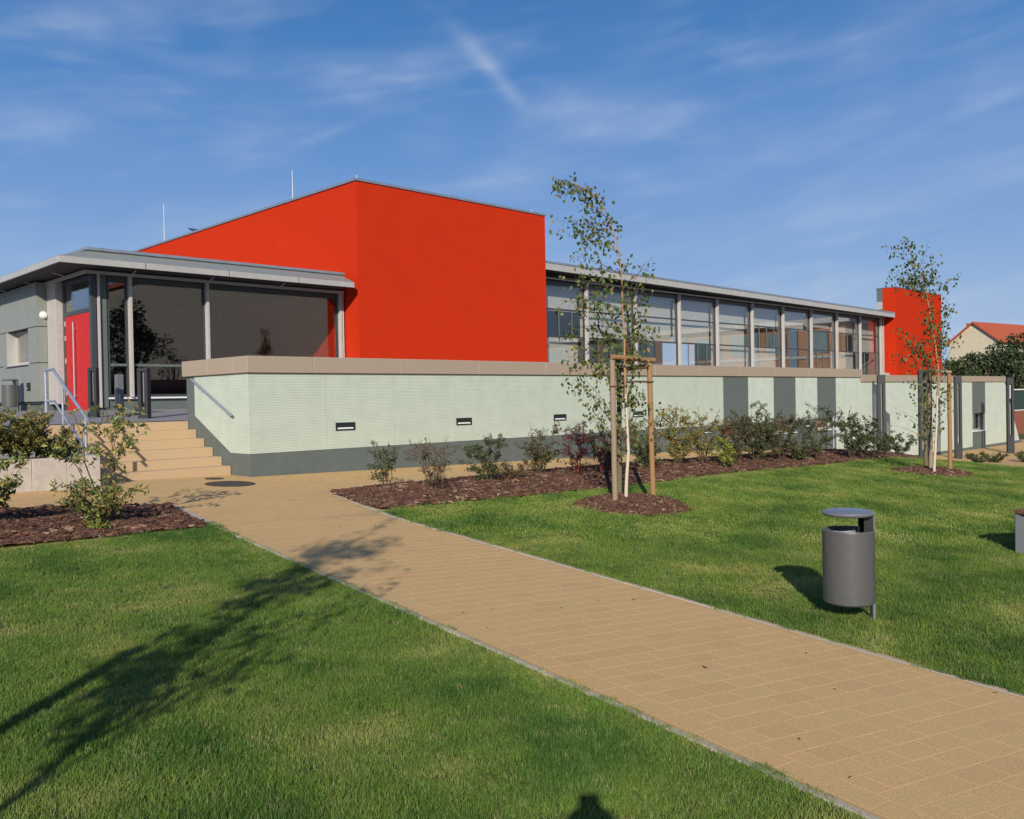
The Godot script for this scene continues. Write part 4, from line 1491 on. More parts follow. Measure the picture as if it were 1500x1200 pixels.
func stake(parent: Node, called: String, a: Vector3, b: Vector3, r: float, m: Material) -> void:
	var mb := MB.new()
	var pts := []
	var rd := []
	for k in 7:
		pts.append(a.lerp(b, k / 6.0) + rnd3() * r * 0.06)
		rd.append(r * rng.randf_range(0.95, 1.05))
	pts.insert(pts.size() - 1, a.lerp(b, 0.992))
	rd.insert(rd.size() - 1, r)
	rd[rd.size() - 1] = r * 0.85
	mb.tube(pts, rd, 12)
	part(called, mb, m, parent)

func from_px(rows: Array, bx0: float, by0: float, s: float) -> Array:
	var out := []
	for r in rows:
		out.append(Vector2((r[0] - bx0) * s, (by0 - r[1]) * s))
	return out

func branches_px(rows: Array, bx0: float, by0: float, s: float) -> Array:
	var out := []
	for r in rows:
		out.append([(by0 - r[0]) * s, (r[1] - bx0) * s, (by0 - r[2]) * s, r[3]])
	return out

func make_trees() -> void:
	var R := V(0.714, 0, 0.70)
	var green := [V(0.055, 0.095, 0.018), V(0.075, 0.115, 0.022), V(0.035, 0.065, 0.014), V(0.11, 0.13, 0.028), V(0.06, 0.10, 0.02), V(0.20, 0.17, 0.035), V(0.12, 0.10, 0.03)]
	# birch in front of the wall
	var at := V(9.89, G(9.89, -7.84) + 0.125, -7.84)
	var s := 0.0096
	var tr := from_px([[917, 730], [918, 700], [922, 660], [921, 620], [919, 575], [918, 530], [919, 490], [917, 450], [916, 410], [913, 370], [905, 335], [893, 305], [875, 283], [852, 268], [836, 261]], 917, 731, s)
	var br := branches_px([[300, 828, 262, 0.9], [320, 822, 266, 0.7], [345, 824, 318, 1.0], [330, 850, 322, 0.9], [370, 862, 345, 0.8], [400, 850, 372, 0.8], [420, 838, 408, 1.0], [450, 826, 440, 0.7], [455, 850, 430, 0.9], [480, 832, 474, 0.9], [490, 838, 520, 0.7],
		[420, 962, 392, 0.25], [450, 958, 405, 0.35], [440, 966, 372, 0.10], [470, 948, 425, 0.7], [500, 950, 455, 0.7], [510, 975, 468, 0.5], [520, 958, 480, 0.8], [540, 880, 470, 0.9], [560, 862, 500, 1.0], [570, 850, 520, 0.8], [545, 900, 455, 0.9], [590, 946, 505, 1.0], [600, 930, 500, 1.1], [610, 905, 520, 1.1],
		[640, 842, 532, 0.6], [650, 838, 545, 0.5], [660, 872, 640, 0.5], [650, 862, 610, 0.6], [640, 852, 560, 0.6], [655, 868, 575, 0.6], [650, 880, 600, 0.5], [630, 962, 590, 0.4], [640, 968, 612, 0.4], [650, 940, 575, 0.7], [655, 930, 560, 0.7], [600, 925, 560, 0.8], [665, 922, 612, 0.4], [668, 930, 640, 0.3]], 917, 731, s)
	birch("young birch between two stakes in front of the ribbed wall", at, R, tr, 0.028, br, 2.05, 0.073, green, 7)
	rng.seed = 3
	var su := thing("tree_support", "wooden stake frame holding the near young birch", "tree support", at, 0.0, "wooden stake frames holding the young trees")
	var a := V(9.71, G(9.71, -7.89) + 0.12, -7.89) - at
	var b := V(10.43, G(10.43, -7.80) + 0.10, -7.80) - at
	stake(su, "stake", a + V(0, -0.25, 0), a + V(-0.01, 1.98, 0), 0.040, M.stake_a)
	stake(su, "stake", b + V(0.02, -0.25, 0.02), b + V(0, 1.97, 0), 0.040, M.stake_b)
	var cpt := V(10.22, 0, -8.22)
	var c := V(cpt.x, G(cpt.x, cpt.z) + 0.08, cpt.z) - at
	stake(su, "stake", c + V(0, -0.25, 0), c + V(0.03, 1.86, 0), 0.037, M.stake_moss)
	stake(su, "crossbar", a + V(-0.05, 2.01, 0.03), b + V(0.08, 2.01, 0.03), 0.037, M.stake_b)
	stake(su, "crossbar", c + V(0.0, 1.88, 0.0), b + V(0.02, 1.93, -0.02), 0.032, M.stake_moss)
	strap(su, a + V(0, 1.60, 0), V(0.0, 1.60, 0))
	strap(su, b + V(0, 1.70, 0), V(0.02, 1.66, 0))
	# birch further right
	at = V(19.75, G(19.75, -7.30) + 0.06, -7.30)
	s = 0.0146
	tr = from_px([[1368, 692], [1369, 660], [1373, 620], [1375, 580], [1376, 545], [1372, 510], [1369, 480], [1364, 450], [1358, 425], [1352, 402], [1345, 385], [1338, 368], [1330, 352]], 1368, 692, s)
	br = branches_px([[400, 1310, 355, 0.6], [410, 1304, 398, 0.9], [420, 1312, 410, 1.0], [425, 1322, 418, 1.0], [415, 1330, 400, 0.9], [430, 1375, 375, 0.9], [425, 1366, 395, 0.7], [440, 1408, 404, 0.5], [445, 1385, 410, 0.4], [395, 1360, 355, 0.15],
		[510, 1318, 480, 0.6], [530, 1330, 495, 0.7], [550, 1314, 515, 0.7], [545, 1340, 500, 0.8], [540, 1402, 435, 0.5], [530, 1392, 445, 0.7], [520, 1396, 470, 0.6], [560, 1414, 490, 0.4], [500, 1362, 470, 0.9], [480, 1358, 455, 0.8], [560, 1350, 500, 0.8],
		[600, 1335, 555, 0.9], [620, 1340, 575, 0.9], [630, 1345, 600, 0.8], [640, 1312, 596, 0.3], [650, 1305, 622, 0.35], [600, 1400, 555, 0.6], [610, 1408, 565, 0.4], [590, 1385, 550, 0.8], [640, 1385, 600, 0.5], [650, 1380, 620, 0.5], [600, 1360, 560, 0.9]], 1368, 692, s)
	var green2 := [V(0.045, 0.085, 0.016), V(0.06, 0.10, 0.02), V(0.03, 0.06, 0.012), V(0.16, 0.15, 0.03), V(0.09, 0.11, 0.024)]
	birch("young birch between stakes before the small red block", at, R, tr, 0.030, br, 1.7, 0.082, green2, 17)
	su = thing("tree_support", "wooden stake frame holding the far young birch", "tree support", at, 0.0, "wooden stake frames holding the young trees")
	a = V(20.10, G(20.10, -7.50) + 0.06, -7.50) - at
	b = V(20.40, G(20.40, -7.20) + 0.05, -7.20) - at
	c = V(20.75, G(20.75, -7.85) + 0.03, -7.85) - at
	stake(su, "stake", a + V(0, -0.25, 0), a + V(0, 2.16, 0), 0.045, M.stake_a)
	stake(su, "stake", b + V(0, -0.25, 0), b + V(0, 2.13, 0), 0.043, M.stake_b)
	stake(su, "stake", c + V(0, -0.25, 0), c + V(0, 2.15, 0), 0.043, M.stake_moss)
	stake(su, "crossbar", a + V(-0.05, 2.19, 0), b + V(0.1, 2.17, 0), 0.038, M.stake_a)
	stake(su, "crossbar", c + V(-0.02, 2.17, 0), a + V(0.05, 2.16, 0), 0.034, M.stake_moss)
	strap(su, a + V(0, 1.95, 0), V(0.08, 1.9, 0))
	# birch beside the camera, out of the picture: its shadow lies on the near lawn
	at = V(-1.75, G(-1.75, -1.55) + 0.1, -1.55)
	var side := V(0.714, 0, 0.70)
	tr = []
	for k in 14:
		tr.append(Vector2(0.06 * sin(k * 0.6) - 0.010 * k, 5.1 * k / 13.0))
	br = []
	rng.seed = 91
	for k in 34:
		var y := rng.randf_range(1.75, 4.5)
		var w := rng.randf_range(0.2, 0.62) * (1.0 - 0.45 * absf(y - 2.9) / 2.0)
		br.append([y, w * (1.0 if rng.randf() < 0.5 else -1.0), y + rng.randf_range(0.05, 0.6), rng.randf_range(0.7, 1.3)])
	birch("young staked birch beside the camera, seen by its shadow on the lawn", at, side, tr, 0.048, br, 1.9, 0.072, green, 27, [V(0.60, 2.30, -2.60), V(0.60, 2.0, -2.62)])
	su = thing("tree_support", "wooden stakes beside the camera, seen by their shadow on the lawn", "tree support", at, 0.0, "wooden stake frames holding the young trees")
	stake(su, "stake", V(-0.36, -0.35, -0.34), V(-0.36, 2.6, -0.34), 0.05, M.stake_a)

func strap(parent: Node, a: Vector3, b: Vector3) -> void:
	var mb := MB.new()
	for q in [a, b]:
		var r := 0.05 if q == a else 0.038
		var pts := []
		var rd := []
		for k in 13:
			pts.append(q + V(cos(TAU * k / 12), 0, sin(TAU * k / 12)) * r)
			rd.append(0.012)
		mb.tube(pts, rd, 6, false)
	mb.tube([a, a.lerp(b, 0.5) + V(0, 0.005, 0), b], [0.016, 0.016, 0.016], 6)
	part("strap", mb, M.strap, parent)

func shrub(label: String, at: Vector3, h: float, spread: float, stems: int, leaves: int, ln: float, cols: Array, sd: int, twig: Material, group := "", low := 0.15, clump := 1) -> void:
	rng.seed = sd
	var t := thing("shrub", label, "shrub", at, 0.0, group)
	var tw := MB.new()
	var fo := MB.new()
	var ways := []
	for k in stems:
		var a := TAU * (k + rng.randf() * 0.8) / stems
		var out := V(cos(a), 0, sin(a))
		var hh := h * rng.randf_range(0.62, 1.0)
		var sp := spread * rng.randf_range(0.45, 1.0)
		var pts := []
		var rad := []
		var p0 := out * rng.randf_range(0.01, 0.07)
		for q in 7:
			var w := q / 6.0
			pts.append(p0 + V(0, hh * w - 0.04, 0) + out * sp * pow(w, 1.4) + rnd3() * 0.025 * h)
			rad.append(lerpf(0.008, 0.002, w) * (0.6 + 0.5 * h))
		tw.tube(pts, rad, 5, false)
		ways.append(pts)
		for q in 6:
			var w := rng.randf_range(0.2, 0.95)
			var f := w * 6.0
			var i := mini(5, int(f))
			var p: Vector3 = pts[i].lerp(pts[i + 1], f - i)
			var a2 := rng.randf() * TAU
			var d := (V(cos(a2), rng.randf_range(0.1, 1.0), sin(a2)) + out * 0.5).normalized()
			var l := h * rng.randf_range(0.14, 0.34)
			var tp := [p, p + d * l * 0.5 + rnd3() * 0.02, p + d * l + V(0, -0.04 * l, 0)]
			tw.tube(tp, [0.003, 0.002, 0.0012], 4, false)
			ways.append(tp)
	for k in int(leaves * 3.2):
		var pts: Array = ways[rng.randi() % ways.size()]
		var w := rng.randf_range(low if pts.size() > 3 else 0.1, 1.0)
		var f := w * (pts.size() - 1)
		var i := mini(pts.size() - 2, int(f))
		var p: Vector3 = pts[i].lerp(pts[i + 1], f - i)
		for q in clump:
			var al := (rnd3() + V(0, 0.1, 0)).normalized()
			var sdv := al.cross(rnd3()).normalized()
			fo.leaf(p + rnd3() * 0.03, al, sdv, ln * rng.randf_range(0.7, 1.35), ln * rng.randf_range(0.42, 0.65) * (0.72 if ln > 0.0555 else 1.0), pick(cols))
	part("twigs", tw, twig, t)
	part("foliage", fo, M.leafy, t)

func make_shrubs() -> void:
	var olive := [V(0.06, 0.085, 0.02), V(0.085, 0.10, 0.028), V(0.045, 0.065, 0.02), V(0.11, 0.09, 0.03)]
	var brown := [V(0.13, 0.085, 0.045), V(0.10, 0.055, 0.035), V(0.09, 0.085, 0.03), V(0.16, 0.10, 0.05)]
	var red := [V(0.10, 0.018, 0.018), V(0.06, 0.014, 0.018), V(0.14, 0.03, 0.02), V(0.05, 0.04, 0.02)]
	var dark := [V(0.04, 0.068, 0.019), V(0.055, 0.09, 0.024), V(0.03, 0.05, 0.016), V(0.09, 0.10, 0.03), V(0.10, 0.07, 0.03)]
	var gold := [V(0.30, 0.22, 0.04), V(0.22, 0.20, 0.045), V(0.14, 0.15, 0.035), V(0.26, 0.14, 0.03), V(0.09, 0.11, 0.025)]
	var lime := [V(0.17, 0.22, 0.03), V(0.26, 0.25, 0.03), V(0.09, 0.14, 0.025)]
	var g := "shrubs in the bark bed before the wall"
	var L := [
		# label, x, z, height, spread, stems, leaves, leaf length, palette, twig
		["small upright green shrub nearest the path corner in the bark bed", 8.16, -11.14, 0.84, 0.22, 5, 420, 0.035, olive, M.twig],
		["brownish twiggy shrub second from the path in the bark bed", 8.43, -10.30, 0.86, 0.32, 8, 620, 0.030, brown, M.twig],
		["dense dark green shrub third from the path in the bark bed", 9.74, -10.55, 0.92, 0.30, 7, 1000, 0.036, dark, M.twig],
		["low brown shrub right beside the dense dark green shrub", 10.30, -10.50, 0.45, 0.30, 8, 380, 0.030, brown, M.twig],
		["green shrub with a reddish top left of the red stemmed shrubs", 11.45, -11.0, 1.02, 0.36, 8, 700, 0.040, olive + [V(0.14, 0.05, 0.03)], M.twig],
		["dark red leaved shrub with red stems left of the near birch", 12.10, -10.70, 0.98, 0.26, 6, 300, 0.050, red, M.twig_red],
		["second dark red shrub close to the left birch stake", 12.36, -10.30, 1.0, 0.16, 4, 220, 0.050, red + [V(0.12, 0.10, 0.03)], M.twig_red],
		["dark green shrub directly behind the left birch stake", 12.95, -10.75, 0.86, 0.24, 6, 520, 0.045, dark, M.twig],
		["low green shrub behind the birch trunk", 14.03, -10.64, 0.80, 0.40, 7, 620, 0.042, dark + olive, M.twig],
		["yellowing shrub between the birch and the golden shrubs", 14.5, -11.0, 1.05, 0.38, 7, 500, 0.046, gold + olive, M.twig],
		["large golden yellow shrub right of the near birch", 15.35, -10.80, 1.38, 0.46, 9, 900, 0.050, gold, M.twig],
		["pale golden twiggy shrub right of the large golden shrub", 16.2, -10.75, 1.32, 0.48, 8, 520, 0.046, gold, M.twig],
		["small bright lime green shrub at the lawn edge of the bed", 16.15, -10.18, 0.68, 0.16, 5, 330, 0.055, lime, M.twig],
		["brown green shrub under the first grey wall strip", 16.85, -10.40, 1.18, 0.50, 11, 1300, 0.040, brown + dark, M.twig],
		["wide arching green shrub in the middle of the right bed", 17.9, -10.45, 1.38, 0.66, 14, 2100, 0.042, olive + dark, M.twig],
		["bushy green shrub under the second grey wall strip", 18.75, -10.35, 1.18, 0.58, 12, 1500, 0.042, olive + brown, M.twig],
		["low broad leaved green plant left of the narrow shrub", 19.3, -10.2, 0.50, 0.30, 6, 260, 0.075, dark, M.twig],
		["tall narrow green shrub under the third grey wall strip", 20.0, -10.05, 1.42, 0.26, 7, 820, 0.042, dark + olive, M.twig],
		["dark green shrub in front of the cellar railing", 21.6, -10.0, 1.28, 0.42, 8, 760, 0.052, dark, M.twig],
		["green shrub at the foot of the slotted lamp pillar", 22.2, -9.95, 1.10, 0.40, 7, 560, 0.052, dark + olive, M.twig],
		["low green shrub left of the far birch stakes", 24.4, -10.35, 0.82, 0.45, 7, 520, 0.052, dark + olive, M.twig],
		["low green shrub at the right end of the bark bed", 26.2, -10.6, 0.62, 0.45, 7, 420, 0.052, dark, M.twig],
	]
	for k in L.size():
		var q: Array = L[k]
		shrub(q[0], V(q[1], G(q[1], q[2]) + 0.08, q[2]), q[3], q[4], q[5], q[6], q[7], q[8], 400 + k, q[9], g)
	var g3 := "small plants on the far paving"
	for q in [["small green plant on the far paving right of the far birch", 33.9, -11.05], ["low wide green plant on the far paving near the last lamp pillar", 36.2, -11.2], ["small green plant on the far paving at the right picture edge", 37.6, -10.55]]:
		shrub(q[0], V(q[1], G(q[1], q[2]), q[2]), 0.42, 0.5, 8, 420, 0.07, dark + olive, 500 + int(q[1]), M.twig, g3)
	# left bed and planter
	var autumn := [V(0.10, 0.14, 0.03), V(0.07, 0.105, 0.022), V(0.15, 0.18, 0.04), V(0.28, 0.25, 0.05), V(0.20, 0.13, 0.035), V(0.26, 0.29, 0.08)]
	var rust := [V(0.20, 0.13, 0.03), V(0.11, 0.115, 0.028), V(0.06, 0.09, 0.022), V(0.27, 0.16, 0.035), V(0.08, 0.12, 0.03), V(0.32, 0.24, 0.04), V(0.14, 0.17, 0.04)]
	var g4 := "shrubs in the bed and planter left of the steps"
	shrub("tall open shrub with bare arching stems before the steps", V(3.72, G(3.72, -10.5), -10.5), 1.50, 0.50, 5, 190, 0.082, autumn, 601, M.twig, g4, 0.72, 1)
	shrub("low yellow green shrub round the foot of the tall open shrub", V(3.62, G(3.62, -10.35), -10.35), 0.62, 0.46, 10, 300, 0.064, autumn + [V(0.22, 0.22, 0.05)], 602, M.twig, g4)
	shrub("leafy green shrub at the left picture edge in the bark bed", V(2.62, G(2.62, -10.9), -10.9), 1.02, 0.46, 8, 340, 0.082, autumn, 603, M.twig, g4, 0.1)
	shrub("small green seedling at the front of the left bark bed", V(3.48, G(3.48, -10.02), -10.02), 0.16, 0.10, 5, 60, 0.045, lime, 604, M.twig, g4)
	shrub("dense rust and green shrub at the left end of the planter", V(3.35, 0.43, -14.2), 0.80, 0.58, 14, 1700, 0.058, rust, 605, M.twig, g4)
	shrub("dense orange tinged shrub in the middle of the planter", V(3.98, 0.43, -14.35), 0.82, 0.52, 14, 1600, 0.056, rust, 606, M.twig, g4)
	shrub("dark green shrub at the right end of the planter by the railing", V(4.42, 0.43, -14.35), 0.50, 0.34, 9, 800, 0.056, dark + rust, 607, M.twig, g4)
	shrub("tall rust leaved shoot rising behind the planter shrubs", V(4.15, 0.43, -14.9), 0.92, 0.14, 4, 320, 0.050, rust, 608, M.twig, g4)

# A full grown tree: trunk, limbs and a crown of many leaf clumps.
func big_tree(label: String, at: Vector3, h: float, rx: float, cols: Array, sd: int, group: String, n := 5200, leafl := 0.22) -> void:
	rng.seed = sd
	var t := thing("leafy_tree", label, "tree", at, 0.0, group)
	var tr := MB.new()
	var top := V(rng.randf_range(-0.4, 0.4), h * 0.82, rng.randf_range(-0.4, 0.4))
	tr.tube([V(0, -0.3, 0), V(0.02, h * 0.15, 0), top * 0.45, top * 0.75, top], [h * 0.024, h * 0.019, h * 0.014, h * 0.008, h * 0.003], 8)
	var lobes := []
	for k in 26:
		var a := rng.randf() * TAU
		var y := rng.randf_range(0.16, 0.93)
		var w := sin(PI * clampf((y - 0.02) * 0.93, 0.06, 0.97))
		var p := V(cos(a) * rx * w * rng.randf_range(0.35, 0.95), h * y, sin(a) * rx * w * rng.randf_range(0.35, 0.95))
		lobes.append([p, rx * rng.randf_range(0.22, 0.42)])
		tr.tube([V(0, h * y * 0.62, 0) + top * 0.05, p * 0.6 + V(0, h * y * 0.32, 0), p], [h * 0.006, h * 0.004, h * 0.0015], 5, false)
	part("trunk", tr, M.bark, t)
	var fo := MB.new()
	for k in n:
		var lb: Array = lobes[rng.randi() % lobes.size()]
		var d := rnd3().normalized()
		var p: Vector3 = lb[0] + d * lb[1] * pow(rng.randf(), 0.33) * V(1, 0.8, 1)
		var al := (rnd3() + d * 0.6 + V(0, -0.3, 0)).normalized()
		fo.leaf(p, al, al.cross(rnd3()).normalized(), leafl * rng.randf_range(0.6, 1.3), leafl * rng.randf_range(0.5, 0.8), pick(cols))
	part("crown", fo, M.leafy, t)

func make_background() -> void:
	var deep := [V(0.028, 0.048, 0.012), V(0.038, 0.062, 0.015), V(0.020, 0.036, 0.010), V(0.05, 0.07, 0.018)]
	var olive := [V(0.06, 0.075, 0.02), V(0.045, 0.06, 0.016), V(0.08, 0.085, 0.025)]
	var g := "trees beyond the far end of the wall"
	big_tree("large dark green tree behind the right end of the wall", V(79.3, -1.6, -23.0), 7.3, 3.6, deep, 71, g, 9000, 0.24)
	big_tree("dark green tree in front of the cream house", V(73.3, -1.6, -23.3), 5.6, 2.6, deep + olive, 72, g, 6500, 0.22)
	big_tree("olive green tree below the cream gable", V(69.8, -1.6, -23.9), 4.9, 2.2, olive + deep, 73, g, 5200, 0.21)
	big_tree("small green tree beside the small red block", V(65.0, -1.6, -23.1), 5.0, 1.5, olive + deep, 74, g, 3600, 0.20)
	big_tree("dark tree at the right picture edge behind the ball court", V(66.6, -1.6, -18.7), 5.4, 2.6, deep, 75, g, 6000, 0.22)
	# cream house with a red roof
	var hs := thing("cream_house", "cream gabled house with a red tiled roof behind the trees", "house")
	var x0 := 101.0
	# gable faces the camera side; the ridge runs away to the right
	var o := V(129.2, -1.6, -45.5)
	var d := V(-0.154, 0, 0.988)       # across the gable
	var e := V(0.988, 0, 0.154)      # along the ridge, away
	var wv := 6.7
	var hw := 9.4
	var hp := 11.9
	var wl := MB.new()
	var a := o
	var b := o + d * wv
	var gab := [a, b, b + V(0, hw, 0), a + d * wv * 0.5 + V(0, hp, 0), a + V(0, hw, 0)]
	wl.plate(gab, -e, 0.4)
	wl.quad(b, b + e * 14.0, b + e * 14.0 + V(0, hw, 0), b + V(0, hw, 0), d)
	wl.quad(a, a + e * 14.0, a + e * 14.0 + V(0, hw, 0), a + V(0, hw, 0), -d)
	part("wall", wl, M.cream, hs)
	var rf := MB.new()
	var pk := a + d * wv * 0.5 + V(0, hp + 0.12, 0) - e * 0.35
	var el := a - d * 0.5 + V(0, hw - 0.30, 0) - e * 0.35
	var er := b + d * 0.5 + V(0, hw - 0.30, 0) - e * 0.35
	var L := e * 15.0
	rf.plate([pk, pk + L, er + L, er], (d * 0.62 + V(0, 0.78, 0)).normalized(), 0.18)
	rf.plate([pk, pk + L, el + L, el], (-d * 0.62 + V(0, 0.78, 0)).normalized(), 0.18)
	var rm := part("roof", rf, M.rooftile, hs)
	var ch := MB.new()
	ch.box(V(-0.35, 0, -0.35), V(0.35, 1.9, 0.35), Transform3D(Basis(), a + d * wv * 0.33 + V(0, hp - 1.9, 0) + e * 1.2))
	part("chimney", ch, M.brick, rm)
	settle(hs, o)
	# ball court at the right edge
	var bc := thing("ball_court", "ball court with dark netting and white frame at the right edge", "ball court")
	bx("net_panel", V(54.0, 0.0, -17.2), V(66.0, 1.15, -17.15), M.net, bc)
	bx("board_wall", V(54.0, -1.6, -17.25), V(66.0, -0.10, -17.1), M.brick, bc)
	var fr := MB.new()
	fr.tube([V(53.9, 1.2, -17.1), V(66.0, 1.2, -17.1)], [0.05, 0.05], 8)
	fr.tube([V(53.9, -0.05, -17.1), V(66.0, -0.05, -17.1)], [0.04, 0.04], 8)
	fr.tube([V(53.9, 1.9, -17.1), V(53.9, -1.6, -17.1)], [0.05, 0.05], 8)
	fr.tube([V(53.9, 1.9, -17.1), V(55.0, 1.22, -17.1)], [0.03, 0.03], 8)
	part("frame", fr, M.white, bc)
	settle(bc, V(54, -1.6, -17.2))
	# school building to the right of the camera: it shows only as a reflection in the long windows
	var sc := thing("school_building", "salmon school building mirrored in the long windows", "building")
	bx("wall", V(66.0, -2.2, -12.0), V(80.0, 6.6, 60.0), M.salmon, sc)
	bx("roof", V(65.4, 6.605, -12.6), V(80.5, 7.0, 60.5), M.white, sc)
	for r in 2:
		var y0 := 0.7 + r * 3.65
		bx("sill_band", V(65.9, y0 - 0.42, -12.0), V(65.99, y0 - 0.2, 60.0), M.white, sc)
		for k in 20:
			var z := -10.6 + k * 3.5
			var fw := bx("window", V(65.93, y0, z), V(65.995, y0 + 1.7, z + 1.7), M.school_frame, sc)
			bx("pane", V(65.915, y0 + 0.08, z + 0.08), V(65.928, y0 + 1.62, z + 0.8), M.school_glass, fw)
			if r == 1: bx("blue_panel", V(65.94, -1.2, z + 2.55), V(65.992, 6.4, z + 3.25), M.school_frame, sc)
			bx("pane", V(65.915, y0 + 0.08, z + 0.9), V(65.928, y0 + 1.62, z + 1.62), M.school_glass, fw)
	settle(sc, V(66, -2.2, 24))
	var ob := thing("old_building", "tall beige plastered building mirrored in the pavilion glass", "building")
	bx("wall", V(36.0, -2.2, 12.0), V(40.0, 13.5, 90.0), M.beige, ob)
	bx("roof", V(35.6, 13.505, 11.6), V(40.4, 13.9, 90.4), M.rooftile, ob)
	settle(ob, V(38, -2.2, 50))
	var g5 := "trees mirrored in the pavilion glass"
	big_tree("tall dark tree mirrored in the narrow pane by the door", V(25.0, -2.0, 20.5), 11.0, 2.6, deep, 81, g5, 5200, 0.26)
	big_tree("slim young tree mirrored in the middle pavilion pane", V(23.0, -1.8, 9.5), 6.4, 1.1, deep, 82, g5, 700, 0.17)

# ---------------------------------------------------------------- the photographer (out of the picture, casts the shadow at the bottom edge)
func net(bones: Array, lo: Vector3, hi: Vector3, cell: float, k: float) -> MB:
	var nx := int((hi.x - lo.x) / cell) + 1
	var ny := int((hi.y - lo.y) / cell) + 1
	var nz := int((hi.z - lo.z) / cell) + 1
	var f := PackedFloat32Array()
	f.resize(nx * ny * nz)
	for z in nz:
		for y in ny:
			for x in nx:
				var p := lo + V(x, y, z) * cell
				var d := 10.0
				for b in bones:
					var a: Vector3 = b[0]
					var ab: Vector3 = b[1] - a
					var t := clampf((p - a).dot(ab) / maxf(ab.length_squared(), 1e-9), 0.0, 1.0)
					var q := (p - a - ab * t).length() - lerpf(b[2], b[3], t)
					var h := maxf(k - absf(d - q), 0.0) / k
					d = minf(d, q) - h * h * k * 0.25
				f[(z * ny + y) * nx + x] = d
	var ids := {}
	var pts := []
	for z in nz - 1:
		for y in ny - 1:
			for x in nx - 1:
				var sum := Vector3()
				var c := 0
				var base := (z * ny + y) * nx + x
				for ed in [[0, 1], [0, nx], [0, nx * ny], [1, 1 + nx], [1, 1 + nx * ny], [nx, nx + 1], [nx, nx + nx * ny], [nx * ny, nx * ny + 1], [nx * ny, nx * ny + nx], [1 + nx, 1 + nx + nx * ny], [1 + nx * ny, 1 + nx + nx * ny], [nx + nx * ny, 1 + nx + nx * ny]]:
					var va := f[base + ed[0]]
					var vb := f[base + ed[1]]
					if (va < 0.0) != (vb < 0.0):
						var t := va / (va - vb)
						var ia: int = ed[0]
						var ib: int = ed[1]
						var pa := V((ia % nx), (ia / nx) % ny, ia / (nx * ny))
						var pb := V((ib % nx), (ib / nx) % ny, ib / (nx * ny))
						sum += pa.lerp(pb, t)
						c += 1
				if c > 0:
					ids[base] = pts.size()
					pts.append(lo + (V(x, y, z) + sum / c) * cell)
	var mb := MB.new()
	for z in range(1, nz - 1):
		for y in range(1, ny - 1):
			for x in range(1, nx - 1):
				var i := (z * ny + y) * nx + x
				for ax in 3:
					var st: int = [1, nx, nx * ny][ax]
					if (f[i] < 0.0) != (f[i + st] < 0.0):
						var s1: int = [nx, nx * ny, 1][ax]
						var s2: int = [nx * ny, 1, nx][ax]
						var o: Vector3 = [V(1, 0, 0), V(0, 1, 0), V(0, 0, 1)][ax]
						if f[i] >= 0.0: o = -o
						if ids.has(i) and ids.has(i - s1) and ids.has(i - s1 - s2) and ids.has(i - s2):
							mb.quad(pts[ids[i]], pts[ids[i - s1]], pts[ids[i - s1 - s2]], pts[ids[i - s2]], o)
	return mb

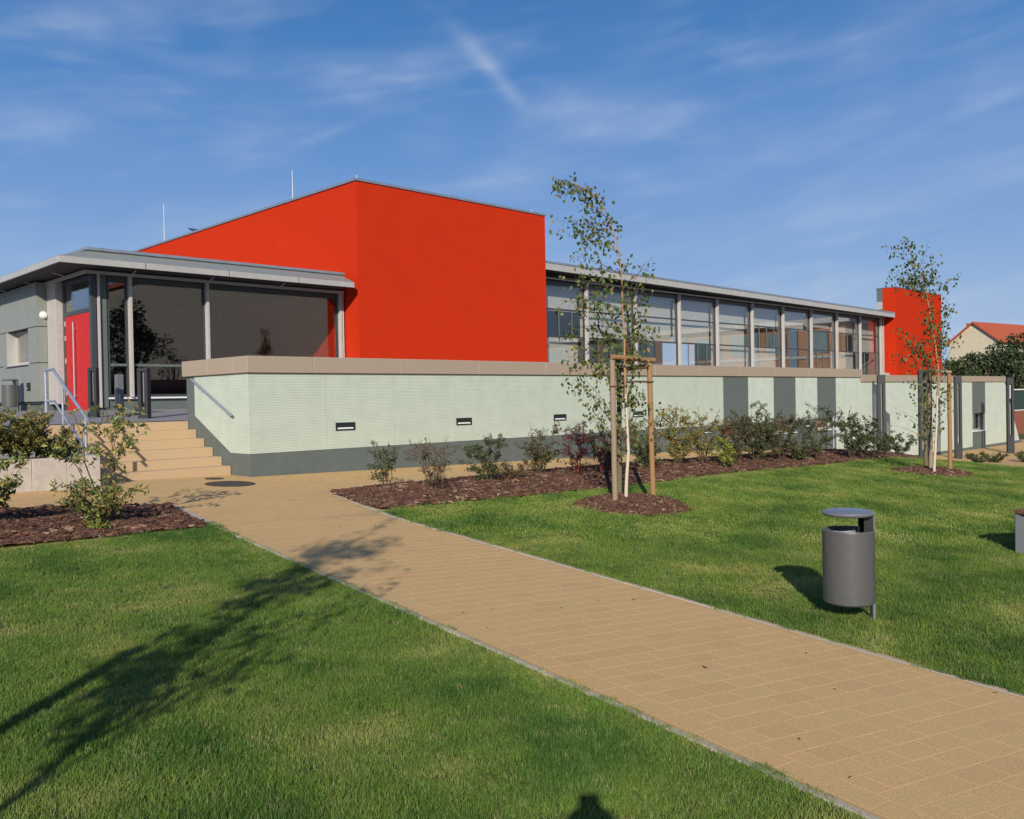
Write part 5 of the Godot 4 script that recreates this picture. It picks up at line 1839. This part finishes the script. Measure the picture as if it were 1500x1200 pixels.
func make_person() -> void:
	# local: -Z is the way the person looks
	var gy := G(0, 0)
	var t := thing("person", "person holding up a camera, seen only by the shadow on the lawn", "person", V(-0.27, gy, 0.275), -deg_to_rad(YAW))
	var bones := [
		[V(0, 0.95, 0), V(0, 1.30, 0.01), 0.145, 0.165], [V(-0.15, 1.36, 0), V(0.15, 1.36, 0), 0.075, 0.075], [V(0, 1.38, 0), V(0, 1.50, -0.01), 0.06, 0.055],
		[V(-0.09, 0.92, 0), V(-0.11, 0.50, -0.01), 0.085, 0.06], [V(-0.11, 0.50, -0.01), V(-0.12, 0.08, 0.03), 0.058, 0.042], [V(-0.12, 0.05, 0.03), V(-0.14, 0.04, -0.14), 0.045, 0.04],
		[V(0.09, 0.92, 0), V(0.11, 0.50, -0.01), 0.085, 0.06], [V(0.11, 0.50, -0.01), V(0.12, 0.08, 0.03), 0.058, 0.042], [V(0.12, 0.05, 0.03), V(0.14, 0.04, -0.14), 0.045, 0.04],
		[V(-0.18, 1.36, 0), V(-0.24, 1.24, -0.10), 0.055, 0.045], [V(-0.24, 1.24, -0.10), V(-0.08, 1.53, -0.19), 0.045, 0.03],
		[V(0.18, 1.36, 0), V(0.24, 1.24, -0.10), 0.055, 0.045], [V(0.24, 1.24, -0.10), V(0.08, 1.53, -0.19), 0.045, 0.03],
		[V(0, 1.56, -0.01), V(0, 1.66, 0.0), 0.078, 0.092], [V(0, 1.55, -0.05), V(0, 1.58, -0.075), 0.04, 0.02],
		[V(-0.08, 1.53, -0.19), V(-0.06, 1.60, -0.215), 0.028, 0.022], [V(0.08, 1.53, -0.19), V(0.06, 1.60, -0.215), 0.028, 0.022]]
	for s in [-1.0, 1.0]:
		for q in 4:
			bones.append([V(s * 0.065, 1.565 + q * 0.018, -0.205), V(s * 0.045, 1.57 + q * 0.018, -0.25), 0.010, 0.008])
		bones.append([V(s * 0.06, 1.54, -0.20), V(s * 0.03, 1.545, -0.23), 0.011, 0.009])
	part("body", net(bones, V(-0.36, -0.04, -0.32), V(0.36, 1.82, 0.24), 0.026, 0.05), M.cloth, t).scale = Vector3.ONE * 1.07
	var cam := thing("held_camera", "camera in the hands of the person, seen only by its shadow", "camera", V(-0.27, gy, 0.275), -deg_to_rad(YAW))
	bx("camera_body", V(-0.045, 1.70, -0.30), V(0.045, 1.80, -0.235), M.black, cam, 0.006)

func make_litter() -> void:
	rng.seed = 808
	var mb := MB.new()
	for k in 34:
		var z := rng.randf_range(-12.5, -1.7)
		var x := rng.randf_range(path_l(z) + 0.05, path_r(z) - 0.05)
		var a := rng.randf() * TAU
		var d := V(cos(a), rng.randf_range(-0.05, 0.25), sin(a)).normalized()
		var s := V(-sin(a), rng.randf_range(-0.2, 0.2), cos(a)).normalized()
		var dark := rng.randf() < 0.7
		mb.leaf(V(x, G(x, z) + 0.006, z), d, s, rng.randf_range(0.02, 0.05), rng.randf_range(0.008, 0.022), pick([V(0.09, 0.055, 0.03), V(0.06, 0.05, 0.025)] if dark else [V(0.24, 0.17, 0.05), V(0.12, 0.13, 0.03)]))
	for k in 60:
		var x := rng.randf_range(7.5, 16.0)
		var z := rng.randf_range(-9.3, -3.0)
		var a := rng.randf() * TAU
		mb.leaf(V(x, G(x, z) + 0.035, z), V(cos(a), 0.1, sin(a)).normalized(), V(-sin(a), 0.2, cos(a)).normalized(), rng.randf_range(0.03, 0.055), rng.randf_range(0.02, 0.035), pick([V(0.30, 0.20, 0.05), V(0.14, 0.08, 0.03)]))
	mb.leaf(V(10.0, G(10.0, -7.6) + 0.17, -7.6), V(0.8, 0.1, 0.5).normalized(), V(-0.5, 0.2, 0.8).normalized(), 0.10, 0.07, Color(0.5, 0.36, 0.03))
	tag(part("fallen_leaves", mb, M.leafy, self), "", "", "", "stuff")

func _ready() -> void:
	make_materials()
	make_camera()
	make_light()
	mounds = [[Vector2(10.10, -7.87), 0.80, 0.16], [Vector2(20.25, -7.50), 0.80, 0.11]]
	make_ground()
	make_paving()
	make_hall()
	make_terrace()
	make_background()
	make_furniture()
	make_trees()
	make_shrubs()
	make_beds()
	make_grass()
	make_litter()
	make_person()
